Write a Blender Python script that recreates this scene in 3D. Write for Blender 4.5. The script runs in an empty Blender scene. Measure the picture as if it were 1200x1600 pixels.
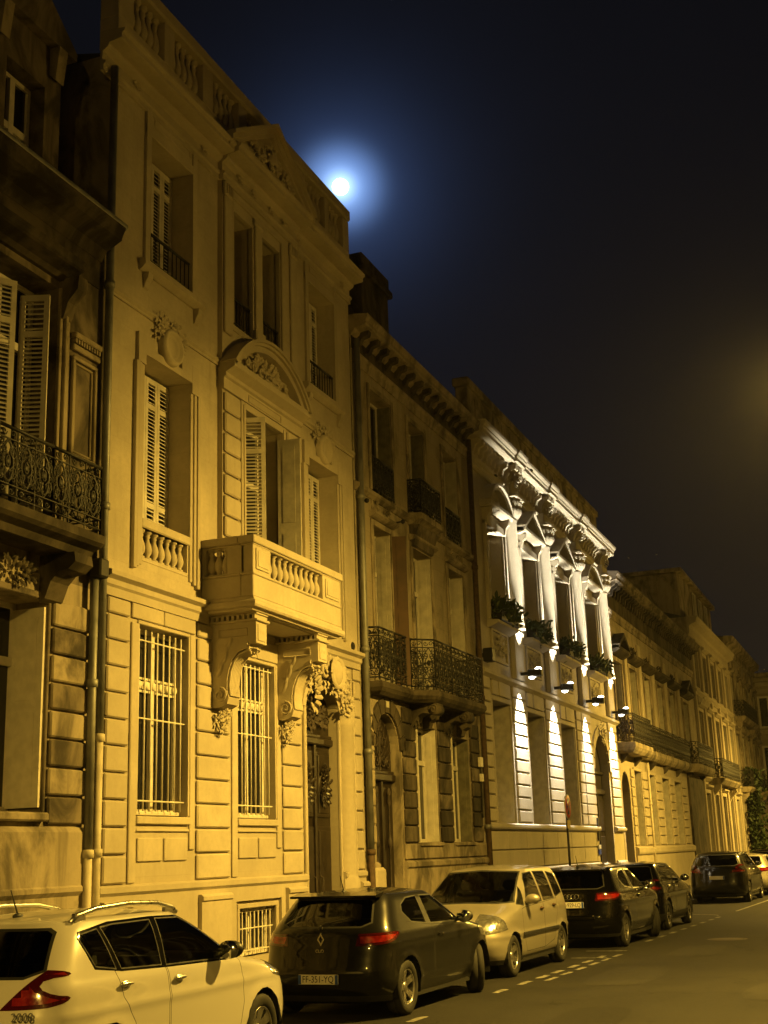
import bpy, bmesh, math, random
from mathutils import Vector, Matrix
random.seed(7)
PI = math.pi
SC = bpy.context.scene
COL = SC.collection

# ------------------------------------------------------------------ camera
CAM_H = 1.85
def cam_axes(yaw, pitch, roll):
    f = Vector((math.cos(pitch)*math.cos(yaw), math.cos(pitch)*math.sin(yaw), math.sin(pitch)))
    r = Vector((math.sin(yaw), -math.cos(yaw), 0))
    u = r.cross(f)
    return r*math.cos(roll)+u*math.sin(roll), -r*math.sin(roll)+u*math.cos(roll), f
_r, _u, _f = cam_axes(math.radians(21.0678), math.radians(14.8835), math.radians(-1.9442))
cd = bpy.data.cameras.new('camera')
cd.sensor_fit = 'HORIZONTAL'; cd.sensor_width = 36.0; cd.lens = 2012.17/1200*36
cd.clip_start = 0.05; cd.clip_end = 2000
cam = bpy.data.objects.new('camera', cd); COL.objects.link(cam)
cam.matrix_world = Matrix(((_r.x, _u.x, -_f.x, 0), (_r.y, _u.y, -_f.y, 0), (_r.z, _u.z, -_f.z, CAM_H), (0, 0, 0, 1)))
SC.camera = cam

# ------------------------------------------------------------------ view, exposure
SC.render.engine = 'CYCLES'
SC.view_settings.view_transform = 'Standard'; SC.view_settings.look = 'None'
SC.view_settings.exposure = 0.0; SC.view_settings.gamma = 1.0; SC.view_settings.use_curve_mapping = False
SC.cycles.use_denoising = True
try: SC.cycles.denoiser = 'OPENIMAGEDENOISE'
except Exception: pass
SC.cycles.max_bounces = 6; SC.cycles.diffuse_bounces = 3; SC.cycles.glossy_bounces = 3
SC.cycles.transmission_bounces = 4; SC.cycles.transparent_max_bounces = 6
SC.cycles.sample_clamp_indirect = 4.0
SC.cycles.caustics_reflective = False; SC.cycles.caustics_refractive = False

# ------------------------------------------------------------------ night sky with the moon behind thin cloud
MOON_EL, MOON_AZ = math.radians(29.10), math.radians(22.67)
MOON = Vector((math.cos(MOON_EL)*math.cos(MOON_AZ), math.cos(MOON_EL)*math.sin(MOON_AZ), math.sin(MOON_EL)))
W = bpy.data.worlds.new('World'); SC.world = W; W.use_nodes = True
nt = W.node_tree; nt.nodes.clear()
def wn(t, **k):
    n = nt.nodes.new(t)
    for a, b in k.items(): setattr(n, a, b)
    return n
def wmath(op, a, b=None, c=None):
    n = wn('ShaderNodeMath', operation=op)
    for i, v in enumerate((a, b, c)):
        if v is None: continue
        if isinstance(v, (int, float)): n.inputs[i].default_value = v
        else: nt.links.new(v, n.inputs[i])
    return n.outputs[0]
tc = wn('ShaderNodeTexCoord')
nrm = wn('ShaderNodeVectorMath', operation='NORMALIZE'); nt.links.new(tc.outputs['Generated'], nrm.inputs[0])
dot = wn('ShaderNodeVectorMath', operation='DOT_PRODUCT'); nt.links.new(nrm.outputs[0], dot.inputs[0]); dot.inputs[1].default_value = MOON
ang = wmath('DEGREE' if False else 'ARCCOSINE', wmath('MINIMUM', dot.outputs['Value'], 0.9999999))
ang = wmath('MULTIPLY', ang, 180/PI)                      # degrees away from the moon
cl = wn('ShaderNodeTexNoise'); cl.inputs['Scale'].default_value = 3.0; cl.inputs['Detail'].default_value = 5
nt.links.new(nrm.outputs[0], cl.inputs['Vector'])
cloud = wmath('MULTIPLY_ADD', cl.outputs['Fac'], 1.0, 0.5)
def glow(amp, width, power=1.0):
    e = wmath('POWER', wmath('DIVIDE', ang, width), power)
    return wmath('MULTIPLY', wmath('EXPONENT', wmath('MULTIPLY', e, -1.0)), amp)
def wcol(fac, col):
    m = wn('ShaderNodeVectorMath', operation='SCALE'); m.inputs[0].default_value = col
    nt.links.new(fac, m.inputs['Scale']); return m.outputs[0]
def wadd(a, b):
    m = wn('ShaderNodeVectorMath', operation='ADD'); nt.links.new(a, m.inputs[0]); nt.links.new(b, m.inputs[1]); return m.outputs[0]
disc = wmath('LESS_THAN', ang, 0.36)
sep = wn('ShaderNodeSeparateXYZ'); nt.links.new(nrm.outputs[0], sep.inputs[0])
low = wmath('SUBTRACT', 1.0, wmath('MAXIMUM', sep.outputs['Z'], 0.0))
low = wmath('POWER', low, 2.5)                            # town light low in the sky
sky = wn('ShaderNodeTexSky', sky_type='NISHITA', sun_disc=False)
sky.sun_elevation = MOON_EL; sky.sun_rotation = PI/2 - MOON_AZ
skys = wn('ShaderNodeVectorMath', operation='SCALE'); nt.links.new(sky.outputs[0], skys.inputs[0]); skys.inputs['Scale'].default_value = 0.00002
c = skys.outputs[0]
c = wadd(c, wcol(wmath('MULTIPLY', low, cloud), (0.0070, 0.0050, 0.0036)))
base = wn('ShaderNodeRGB'); base.outputs[0].default_value = (.0024, .0024, .0030, 1); c = wadd(c, base.outputs[0])
c = wadd(c, wcol(wmath('MULTIPLY', glow(1.0, 14.0, 1.0), cloud), (0.0018, 0.0030, 0.0070)))
c = wadd(c, wcol(wmath('MULTIPLY', glow(1.0, 1.65, 1.0), cloud), (0.080, 0.15, 0.38)))
c = wadd(c, wcol(glow(1.0, 1.55, 3.0), (0.17, 0.31, 0.66)))
c = wadd(c, wcol(glow(1.0, 0.60, 2.2), (0.6, 0.9, 1.2)))
c = wadd(c, wcol(disc, (5.0, 6.0, 7.0)))
bg = wn('ShaderNodeBackground'); bg.inputs['Strength'].default_value = 1.0; nt.links.new(c, bg.inputs['Color'])
wo = wn('ShaderNodeOutputWorld'); nt.links.new(bg.outputs[0], wo.inputs['Surface'])

# moonlight: the one sun lamp, from the moon's direction
sl = bpy.data.lights.new('moonlight', 'SUN'); sl.energy = 0.006; sl.angle = math.radians(0.6); sl.color = (0.75, 0.87, 1.0)
so = bpy.data.objects.new('moonlight', sl); COL.objects.link(so)
so.rotation_euler = (-MOON).to_track_quat('-Z', 'Y').to_euler(); so.location = MOON*60
SODIUM = (1.0, 0.612, 0.090)
# ------------------------------------------------------------------ materials
MATS = {}
class NT:
    def __init__(s, name):
        s.m = bpy.data.materials.new(name); s.m.use_nodes = True; s.t = s.m.node_tree
        s.b = s.t.nodes['Principled BSDF']; MATS[name] = s.m
    def n(s, t, **k):
        x = s.t.nodes.new(t)
        for a, b in k.items():
            if a in x.inputs.keys() if not hasattr(x, a) else False: x.inputs[a].default_value = b
            else: setattr(x, a, b)
        return x
    def l(s, a, b): s.t.links.new(a, b)
    def setin(s, i, v):
        if isinstance(v, (int, float)): i.default_value = v
        elif isinstance(v, tuple): i.default_value = v if len(v) == 4 or i.type == 'VECTOR' else (*v, 1)
        else: s.l(v, i)
    def math(s, op, a, b=None, c=None, clamp=False):
        x = s.n('ShaderNodeMath', operation=op); x.use_clamp = clamp
        for i, v in enumerate((a, b, c)):
            if v is not None: s.setin(x.inputs[i], v)
        return x.outputs[0]
    def mix(s, f, a, b, mode='MIX'):
        x = s.n('ShaderNodeMix', data_type='RGBA', blend_type=mode)
        s.setin(x.inputs[0], f); s.setin(x.inputs[6], a); s.setin(x.inputs[7], b); return x.outputs[2]
    def noise(s, vec, scale, detail=4, rough=.55, dist=0):
        x = s.n('ShaderNodeTexNoise'); x.inputs['Scale'].default_value = scale; x.inputs['Detail'].default_value = detail
        x.inputs['Roughness'].default_value = rough; x.inputs['Distortion'].default_value = dist
        if vec is not None: s.l(vec, x.inputs['Vector'])
        return x.outputs['Fac']
    def ramp(s, f, lo, hi):
        x = s.n('ShaderNodeMapRange'); x.interpolation_type = 'SMOOTHSTEP'
        s.setin(x.inputs[0], f); x.inputs[1].default_value = lo; x.inputs[2].default_value = hi; return x.outputs[0]
    def pos(s, scale=(1, 1, 1)):
        g = s.n('ShaderNodeNewGeometry'); m = s.n('ShaderNodeVectorMath', operation='MULTIPLY'); m.inputs[1].default_value = scale
        s.l(g.outputs['Position'], m.inputs[0]); return m.outputs[0]
    def bump(s, h, strength=.3, dist=.01):
        x = s.n('ShaderNodeBump'); x.inputs['Strength'].default_value = strength; x.inputs['Distance'].default_value = dist
        s.l(h, x.inputs['Height']); s.l(x.outputs[0], s.b.inputs['Normal']); return x
    def P(s, **k):
        for a, v in k.items():
            s.setin(s.b.inputs[a.replace('_', ' ')], v)

def simple(name, col, rough=.6, metal=0.0, noise=0.0, nscale=6, spec=.5, coat=0, bumps=0, bscale=60):
    q = NT(name)
    if noise:
        f = q.noise(q.pos(), nscale, 5)
        f = q.ramp(f, .3, .7)
        c = q.mix(f, tuple(x*(1-noise) for x in col), tuple(min(1, x*(1+noise*.6)) for x in col))
        q.P(Base_Color=c)
        q.P(Roughness=q.math('MULTIPLY_ADD', f, .15, rough-.07))
    else: q.P(Base_Color=col, Roughness=rough)
    q.P(Metallic=metal)
    q.b.inputs['Specular IOR Level'].default_value = spec
    if coat: q.P(Coat_Weight=coat, Coat_Roughness=.04)
    if bumps: q.bump(q.noise(q.pos(), bscale, 3), bumps, .004)
    return q.m

def stone(name, base, soot=0.0, sootcol=(.10, .085, .065), fine=.12, joints=False, jmix=.55):
    """limestone: blotches, grain, rain streaks and (soot) dark crust patches; position based so no piece repeats"""
    q = NT(name); p = q.pos()
    f1 = q.ramp(q.noise(p, 1.1, 6, .6), .32, .72)
    f2 = q.noise(p, 14, 4, .65)
    f0 = q.ramp(q.noise(p, .45, 4, .6), .3, .7)
    c = q.mix(f1, tuple(x*.82 for x in base), tuple(min(1, x*1.10) for x in base)); c = q.mix(q.math('MULTIPLY', f0, .30), c, tuple(x*.74 for x in base))
    c = q.mix(q.math('MULTIPLY', q.ramp(f2, .35, .75), fine*2.2), c, tuple(x*.62 for x in base))
    streak = q.ramp(q.noise(q.pos((5.5, 5.5, .45)), 1.0, 5, .6), .52, .80)
    c = q.mix(q.math('MULTIPLY', streak, .34+.3*soot), c, tuple(x*.55 for x in base))
    oi = q.n('ShaderNodeObjectInfo')
    c = q.mix(q.math('MULTIPLY', oi.outputs['Random'], .36), c, tuple(x*.66 for x in base))
    if soot:
        s1 = q.ramp(q.noise(q.pos((1.0, 1.0, .6)), 1.5, 7, .62, .6), .60-.26*soot, .82-.22*soot)
        s2 = q.ramp(q.noise(q.pos((4.0, 4.0, .35)), 1.0, 5, .6), .50, .72)
        s = q.math('MAXIMUM', s1, q.math('MULTIPLY', s2, soot*.8))
        s = q.math('MULTIPLY', s, min(1, soot*1.15), clamp=True)
        c = q.mix(s, c, sootcol)
    if joints:
        g = q.n('ShaderNodeNewGeometry'); sx = q.n('ShaderNodeSeparateXYZ'); q.l(g.outputs['Position'], sx.inputs[0])
        cx = q.n('ShaderNodeCombineXYZ'); q.l(sx.outputs['X'], cx.inputs[0]); q.l(sx.outputs['Z'], cx.inputs[1])
        b = q.n('ShaderNodeTexBrick'); b.offset = .5; q.l(cx.outputs[0], b.inputs['Vector'])
        b.inputs['Scale'].default_value = 1.0; b.inputs['Mortar Size'].default_value = .006; b.inputs['Mortar Smooth'].default_value = .3
        b.inputs['Brick Width'].default_value = .72; b.inputs['Row Height'].default_value = .335
        b.inputs['Color1'].default_value = (.82, .82, .82, 1); b.inputs['Color2'].default_value = (1, 1, 1, 1); b.inputs['Mortar'].default_value = (.62, .6, .56, 1)
        c = q.mix(jmix, c, b.outputs['Color'], 'MULTIPLY')
    q.P(Base_Color=c, Roughness=.88); q.b.inputs['Specular IOR Level'].default_value = .25
    hgt = q.math('MULTIPLY_ADD', q.noise(p, 5, 5, .6), .6, q.math('MULTIPLY', f2, .4))
    q.bump(hgt, .35, .012)
    return q.m

LIME = stone('limestone', (.50, .44, .33))
LIMEW = stone('limestone_wall', (.50, .44, .33), .10, (.2, .165, .115), joints=True, jmix=.22)
LIMEJ = stone('limestone_ashlar', (.47, .41, .31), .18, (.16, .13, .09), joints=True)
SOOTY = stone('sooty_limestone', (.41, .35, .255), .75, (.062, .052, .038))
SOOTJ = stone('sooty_ashlar', (.44, .38, .28), .50, (.085, .07, .05), joints=True)
PALE = stone('pale_limestone', (.52, .47, .37), .12, (.2, .17, .12))
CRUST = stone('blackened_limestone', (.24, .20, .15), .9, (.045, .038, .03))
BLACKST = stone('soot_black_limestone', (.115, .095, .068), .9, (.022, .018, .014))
IRON = simple('black_iron', (.018, .017, .016), .55, .3, .3, 20)
IRONG = simple('weathered_iron', (.055, .042, .032), .7, .2, .5, 9)
ZINC = simple('zinc_pipe', (.22, .22, .21), .55, .5, .25, 4)
PIPEP = simple('painted_pipe', (.52, .46, .34), .6, 0, .2, 5)
WHITE = simple('white_paint', (.66, .62, .53), .5, 0, .12, 7)
SHUT = simple('cream_shutter_paint', (.60, .56, .47), .55, 0, .15, 5)
SHUTG = simple('grey_shutter_paint', (.42, .39, .32), .6, 0, .2, 5)
SHUTR = simple('flaking_red_brown_paint', (.085, .050, .030), .7, 0, .35, 2)
SHUTO = simple('olive_shutter_paint', (.13, .12, .08), .65, 0, .35, 6)
WOOD = simple('dark_varnished_wood', (.022, .016, .011), .42, 0, .4, 5, bumps=.1)
SLATE = simple('roof_slate', (.045, .043, .045), .7, 0, .3, 5)
TILE = simple('roof_tile', (.10, .06, .042), .85, 0, .35, 3)
DARK = simple('dark_interior', (.012, .011, .010), .9)
CURT = simple('net_curtain', (.30, .28, .23), .9, 0, .25, 3)
def glassy(name, col, rough=.04):
    q = NT(name); q.P(Base_Color=col, Roughness=rough); q.b.inputs['Specular IOR Level'].default_value = .6
    w = q.noise(q.pos(), 1.3, 2); q.bump(w, .05, .02); return q.m
PANE = glassy('window_glass', (.012, .012, .013))
def emis(name, col, s):
    q = NT(name); q.P(Base_Color=(.8, .8, .8)); q.P(Emission_Color=col); q.b.inputs['Emission Strength'].default_value = s; return q.m

# ------------------------------------------------------------------ mesh building
FY = 9.2                                                   # the house fronts' plane
class MB:
    def __init__(s): s.v = []; s.f = []; s.sm = []
    def quad(s, *pts, smooth=False):
        i = len(s.v); s.v += [tuple(p) for p in pts]; s.f.append(tuple(range(i, i+len(pts)))); s.sm.append(smooth); return s
    def raw(s, v, f, smooth=False):
        i = len(s.v); s.v += [tuple(p) for p in v]; s.f += [tuple(a+i for a in g) for g in f]; s.sm += [smooth]*len(f); return s
    def box(s, x0, x1, y0, y1, z0, z1, c=0):
        if x1 < x0: x0, x1 = x1, x0
        if y1 < y0: y0, y1 = y1, y0
        if z1 < z0: z0, z1 = z1, z0
        c = min(c, (x1-x0)*.45, (y1-y0)*.45, (z1-z0)*.45)
        if c <= 0:
            v = [(x, y, z) for x in (x0, x1) for y in (y0, y1) for z in (z0, z1)]
            return s.raw(v, [(0, 1, 3, 2), (4, 6, 7, 5), (0, 4, 5, 1), (2, 3, 7, 6), (0, 2, 6, 4), (1, 5, 7, 3)])
        v = []; idx = {}
        X = (x0, x1); Y = (y0, y1); Z = (z0, z1)
        for i in (0, 1):
            for j in (0, 1):
                for k in (0, 1):
                    sx, sy, sz = (1-2*i)*c, (1-2*j)*c, (1-2*k)*c
                    for a, o in enumerate(((0, sy, sz), (sx, 0, sz), (sx, sy, 0))):
                        idx[i, j, k, a] = len(v); v.append((X[i]+o[0], Y[j]+o[1], Z[k]+o[2]))
        f = []
        for i in (0, 1):
            q = [idx[i, 0, 0, 0], idx[i, 1, 0, 0], idx[i, 1, 1, 0], idx[i, 0, 1, 0]]; f.append(q[::-1] if i == 0 else q)
            q = [idx[0, i, 0, 1], idx[0, i, 1, 1], idx[1, i, 1, 1], idx[1, i, 0, 1]]; f.append(q[::-1] if i == 0 else q)
            q = [idx[0, 0, i, 2], idx[1, 0, i, 2], idx[1, 1, i, 2], idx[0, 1, i, 2]]; f.append(q[::-1] if i == 0 else q)
        for j in (0, 1):
            for k in (0, 1):
                f.append([idx[0, j, k, 1], idx[1, j, k, 1], idx[1, j, k, 2], idx[0, j, k, 2]])
                f.append([idx[j, 0, k, 0], idx[j, 1, k, 0], idx[j, 1, k, 2], idx[j, 0, k, 2]])
                f.append([idx[j, k, 0, 0], idx[j, k, 1, 0], idx[j, k, 1, 1], idx[j, k, 0, 1]])
                for i in (0, 1): f.append([idx[i, j, k, 0], idx[i, j, k, 1], idx[i, j, k, 2]])
        return s.raw(v, f)
    def fb(s, x0, x1, o0, o1, z0, z1, c=0):                # facade box: o = how far out from the front plane
        return s.box(x0, x1, FY-o0, FY-o1, z0, z1, c)
    def prism(s, poly, fn, a, b, smooth=False, caps=True): # poly of (u, v); fn(u, v, w) -> point
        n = len(poly)
        v = [fn(u, w, a) for u, w in poly]+[fn(u, w, b) for u, w in poly]
        f = [(i, (i+1) % n, (i+1) % n+n, i+n) for i in range(n)]
        s.raw(v, f, smooth)
        if caps: s.raw(v, [tuple(range(n))[::-1], tuple(range(n, 2*n))])
        return s
    def strip(s, prof, x0, x1, base=0.0, ends=True):       # cornice profile (out, z) swept along the street, closed to the wall
        pr = [(base, prof[0][1])]+list(prof)+[(base, prof[-1][1])]
        return s.prism(pr, lambda o, z, x: (x, FY-o, z), x0, x1, caps=ends)
    def lathe(s, prof, center=(0, 0, 0), seg=12, axis='z', smooth=True, ang0=0, ang1=2*PI):
        full = abs(ang1-ang0-2*PI) < 1e-6; m = seg if full else seg+1
        v = []
        for r, h in prof:
            for k in range(m):
                t = ang0+(ang1-ang0)*k/seg
                a, b = r*math.cos(t), r*math.sin(t)
                p = {'z': (a, b, h), 'y': (a, h, b), 'x': (h, a, b)}[axis]
                v.append((p[0]+center[0], p[1]+center[1], p[2]+center[2]))
        f = []
        for j in range(len(prof)-1):
            for k in range(seg):
                k2 = (k+1) % m if full else k+1
                f.append((j*m+k, j*m+k2, (j+1)*m+k2, (j+1)*m+k))
        return s.raw(v, f, smooth)
    def tube(s, pts, r, seg=5, smooth=True, caps=False):
        pts = [Vector(p) for p in pts]; n = len(pts); v = []
        rr = r if isinstance(r, (list, tuple)) else [r]*n
        ref = None
        for i, p in enumerate(pts):
            t = (pts[min(i+1, n-1)]-pts[max(i-1, 0)])
            t = t.normalized() if t.length > 1e-9 else Vector((0, 0, 1))
            if ref is None: ref = t.orthogonal().normalized()
            a = (ref-t*ref.dot(t)); a = a.normalized() if a.length > 1e-6 else t.orthogonal().normalized()
            ref = a; b = t.cross(a)
            for k in range(seg):
                q = 2*PI*(k+.5)/seg; v.append(p+(a*math.cos(q)+b*math.sin(q))*rr[i])
        f = [(i*seg+k, i*seg+(k+1) % seg, (i+1)*seg+(k+1) % seg, (i+1)*seg+k) for i in range(n-1) for k in range(seg)]
        if caps: f += [tuple(range(seg))[::-1], tuple(range((n-1)*seg, n*seg))]
        return s.raw(v, f, smooth)
    def ball(s, c, r, seg=8, rings=5, smooth=True):
        rx, ry, rz = r if isinstance(r, (tuple, list)) else (r, r, r)
        v = [(c[0], c[1], c[2]-rz)]
        for j in range(1, rings):
            a = -PI/2+PI*j/rings
            for k in range(seg):
                t = 2*PI*k/seg; v.append((c[0]+rx*math.cos(a)*math.cos(t), c[1]+ry*math.cos(a)*math.sin(t), c[2]+rz*math.sin(a)))
        v.append((c[0], c[1], c[2]+rz)); e = len(v)-1; f = []
        for k in range(seg):
            f.append((0, 1+(k+1) % seg, 1+k)); f.append((e, e-seg+k, e-seg+(k+1) % seg))
            for j in range(rings-2): a = 1+j*seg; f.append((a+k, a+(k+1) % seg, a+seg+(k+1) % seg, a+seg+k))
        return s.raw(v, f, smooth)
    def leaf(s, p, d, up, L, wd, curl=.25):                # a bent acanthus-like blade with a raised midrib
        p, d, up = Vector(p), Vector(d).normalized(), Vector(up).normalized(); sd = d.cross(up).normalized(); v = []; n = 4
        for i in range(n+1):
            t = i/n; c = p+d*(L*t)+up*(curl*L*math.sin(t*PI*.8)); w = wd*math.sin(PI*min(1, .18+.82*(1-abs(t-.4)/.62)) * .5)*(1 if i < n else .15)
            v += [c-sd*w-up*w*.45, c+up*w*.25, c+sd*w-up*w*.45]
        f = []
        for i in range(n):
            a = i*3; f += [(a, a+1, a+4, a+3), (a+1, a+2, a+5, a+4)]
        return s.raw(v, f, True)
    def mesh(s, name, mat):
        m = bpy.data.meshes.new(name); m.from_pydata(s.v, [], s.f)
        m.polygons.foreach_set('use_smooth', s.sm); m.update()
        if mat is not None: m.materials.append(mat)
        return m
    def build(s, name, mat, parent=None, fix=True):
        m = s.mesh(name, mat)
        if fix:
            b = bmesh.new(); b.from_mesh(m); bmesh.ops.remove_doubles(b, verts=b.verts, dist=1e-5); bmesh.ops.recalc_face_normals(b, faces=b.faces); b.to_mesh(m); b.free()
        return link(name, m, parent)

def wloc(o):
    p = Vector((0, 0, 0))
    while o is not None: p += o.location; o = o.parent
    return p
def link(name, data, parent=None, at=None, scale=None, rotz=None, local=False):
    o = bpy.data.objects.new(name, data); COL.objects.link(o)
    base = Vector(at) if at is not None else Vector((0, 0, 0))
    if parent is not None:
        o.parent = parent
        if not local: base = base-wloc(parent)
    o.location = base
    if scale is not None: o.scale = scale
    if rotz is not None: o.rotation_euler = (0, 0, rotz)
    return o
def tag(o, label=None, cat=None, group=None, kind=None):
    if label: o['label'] = label
    if cat: o['category'] = cat
    if group: o['group'] = group
    if kind: o['kind'] = kind
    return o
def thing(name, loc, label, cat, group=None, rotz=0):
    o = link(name, None, None, loc, rotz=rotz); o.empty_display_size = .2
    return tag(o, label, cat, group)
_cache = {}
def block(w, d, h, c, mat):                                # a shared chamfered stone, origin in the middle of its back face
    k = (round(w, 2), round(d, 3), round(h, 2), c, mat.name)
    if k not in _cache: _cache[k] = MB().box(-k[0]/2, k[0]/2, -k[1], 0, -k[2]/2, k[2]/2, c).mesh('stone_block', mat)
    return _cache[k]
def put_block(parent, x0, x1, z0, z1, out, mat, c=.018, o0=0.0, name='stone_block'):
    return link(name, block(x1-x0, out, z1-z0, c, mat), parent, ((x0+x1)/2, FY-o0, (z0+z1)/2))

def wall(mb, x0, x1, z0, z1, ops, o=0.0, depth=.3):
    """front face of a wall at out=o with rectangular openings (xa, xb, za, zb[, depth]) and their reveals"""
    xs = sorted({x0, x1, *[a for q in ops for a in q[:2]]}); zs = sorted({z0, z1, *[a for q in ops for a in q[2:4]]})
    y = FY-o
    for i in range(len(xs)-1):
        for j in range(len(zs)-1):
            xm, zm = (xs[i]+xs[i+1])/2, (zs[j]+zs[j+1])/2
            if any(q[0] < xm < q[1] and q[2] < zm < q[3] for q in ops): continue
            mb.quad((xs[i], y, zs[j]), (xs[i+1], y, zs[j]), (xs[i+1], y, zs[j+1]), (xs[i], y, zs[j+1]))
    for q in ops:
        a, b, c, e = q[:4]; yb = y+(q[4] if len(q) > 4 else depth)
        mb.quad((a, y, c), (a, y, e), (a, yb, e), (a, yb, c)); mb.quad((b, y, c), (b, yb, c), (b, yb, e), (b, y, e))
        mb.quad((a, y, e), (b, y, e), (b, yb, e), (a, yb, e)); mb.quad((a, y, c), (a, yb, c), (b, yb, c), (b, y, c))
    return mb
def arch_fill(mb, x0, x1, zs, ztop, o=0.0, depth=.3, n=14, semi=True):
    """closes the corners of a rectangular opening (top at ztop) down to an arch springing at zs"""
    y = FY-o; yb = y+depth; cx = (x0+x1)/2; hw = (x1-x0)/2; rise = ztop-zs
    pts = [(cx-hw*math.cos(PI*k/n), zs+rise*math.sin(PI*k/n)) for k in range(n+1)]
    for k in range(n):
        (a, c), (b, e) = pts[k], pts[k+1]
        mb.quad((a, y, c), (b, y, e), (b, y, ztop), (a, y, ztop)); mb.quad((a, y, c), (a, yb, c), (b, yb, e), (b, y, e))
    return pts
def frame_mb(mb, x0, x1, z0, z1, o, t, w, top=True, bottom=True):
    """a flat picture-frame moulding round an opening"""
    mb.fb(x0-w, x0, o, o+t, z0, z1, .008); mb.fb(x1, x1+w, o, o+t, z0, z1, .008)
    if top: mb.fb(x0-w, x1+w, o, o+t+.002, z1, z1+w, .008)
    if bottom: mb.fb(x0-w, x1+w, o, o+t+.002, z0-w, z0, .008)
    return mb
def window(parent, x0, x1, z0, z1, o, mat=None, cols=2, transoms=(), bars=0, curtain=False, label=None):
    """casement: frame (thing > window > pane); o is negative: behind the front plane"""
    mat = mat or WHITE; m = MB(); t = .06
    m.fb(x0, x0+t, o, o+.05, z0, z1); m.fb(x1-t, x1, o, o+.05, z0, z1)
    m.fb(x0+t, x1-t, o, o+.05, z1-t, z1); m.fb(x0+t, x1-t, o, o+.05, z0, z0+t*1.4)
    wd = (x1-x0-2*t)/cols
    for k in range(1, cols): m.fb(x0+t+wd*k-.05, x0+t+wd*k+.05, o, o+.07, z0+t, z1-t)
    for zt in transoms: m.fb(x0+t, x1-t, o, o+.065, zt-.05, zt+.05)
    for k in range(cols):
        for b in range(bars):
            zb = z0+(z1-z0)*(b+1)/(bars+1); m.fb(x0+t+wd*k, x0+t+wd*(k+1), o, o+.03, zb-.015, zb+.015)
    w = m.build('window', mat, parent)
    lv = [z0]+list(transoms)+[z1]
    for k in range(cols):
        for j in range(len(lv)-1):
            MB().quad((x0+t+wd*k, FY-o-.012, lv[j]), (x0+t+wd*(k+1), FY-o-.012, lv[j]), (x0+t+wd*(k+1), FY-o-.012, lv[j+1]), (x0+t+wd*k, FY-o-.012, lv[j+1])).build('pane', PANE, w, False)
    return w
def louvre_leaf(parent, org, dx, width, z0, z1, mat, slats=True, name='shutter'):
    """a louvred shutter leaf hinged at org=(x, y), running along unit dx=(ux, uy); thickness is across"""
    ux, uy = dx; nx, ny = -uy, ux; T = .035
    def P(u, z, t): return (org[0]+ux*u+nx*t, org[1]+uy*u+ny*t, z)
    def bx(m, u0, u1, za, zb, t0=-T/2, t1=T/2):
        v = [P(u, z, t) for u in (u0, u1) for t in (t0, t1) for z in (za, zb)]
        m.raw(v, [(0, 1, 3, 2), (4, 6, 7, 5), (0, 4, 5, 1), (2, 3, 7, 6), (0, 2, 6, 4), (1, 5, 7, 3)])
    m = MB(); s = .065
    if not slats:
        bx(m, 0, width, z0, z1, -T/2, T/2)
        for a, b in ((z0+.12, z0+(z1-z0)*.47), (z0+(z1-z0)*.53, z1-.12)): bx(m, .09, width-.09, a, b, -T/2-.008, T/2+.008)
        return m.build(name, mat, parent)
    bx(m, 0, s, z0, z1); bx(m, width-s, width, z0, z1)
    H = z1-z0; rails = [z0, z0+.12*H*.5, z0+.17*H, z1-.17*H, z1-.07]
    bands = [(z0, z0+.09), (z0+.15*H, z0+.15*H+.08), (z1-.17*H-.08, z1-.17*H), (z1-.08, z1)]
    for a, b in bands: bx(m, s, width-s, a, b)
    o = m.build(name, mat, parent)
    sl = MB(); pitch = .056
    for (a, b) in ((bands[0][1], bands[1][0]), (bands[1][1], bands[2][0]), (bands[2][1], bands[3][0])):
        n = max(1, int((b-a)/pitch))
        for k in range(n):
            zc = a+(k+.5)*(b-a)/n
            v = [P(u, zc+dz, t) for u in (s, width-s) for t, dz in ((-T*.5, -.020), (-T*.5, -.008), (T*.5, .020), (T*.5, .008))]
            sl.raw(v, [(0, 4, 7, 3), (1, 2, 6, 5), (0, 1, 5, 4), (3, 7, 6, 2)])
    tag(sl.build('louvre_slats', mat, o, False), kind='stuff')
    return o
BAL = [(.075, 0), (.075, .05), (.05, .06), (.045, .09), (.075, .15), (.085, .22), (.072, .31), (.042, .40), (.036, .45), (.052, .49), (.04, .52), (.06, .55), (.075, .56), (.075, .60)]
def baluster_mesh(h, r, mat, seg=10):
    k = ('bal', round(h, 2), round(r, 3), mat.name)
    if k not in _cache: _cache[k] = MB().lathe([(a*r/.085, b*h/.60) for a, b in BAL], seg=seg).mesh('baluster', mat)
    return _cache[k]
def spiral(cx, cz, r, turns, a0, dirn=1, n=16, r1=.12):
    return [(cx+r*(1-(1-r1)*k/n)*math.cos(a0+dirn*turns*2*PI*k/n), cz+r*(1-(1-r1)*k/n)*math.sin(a0+dirn*turns*2*PI*k/n)) for k in range(n+1)]
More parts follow.
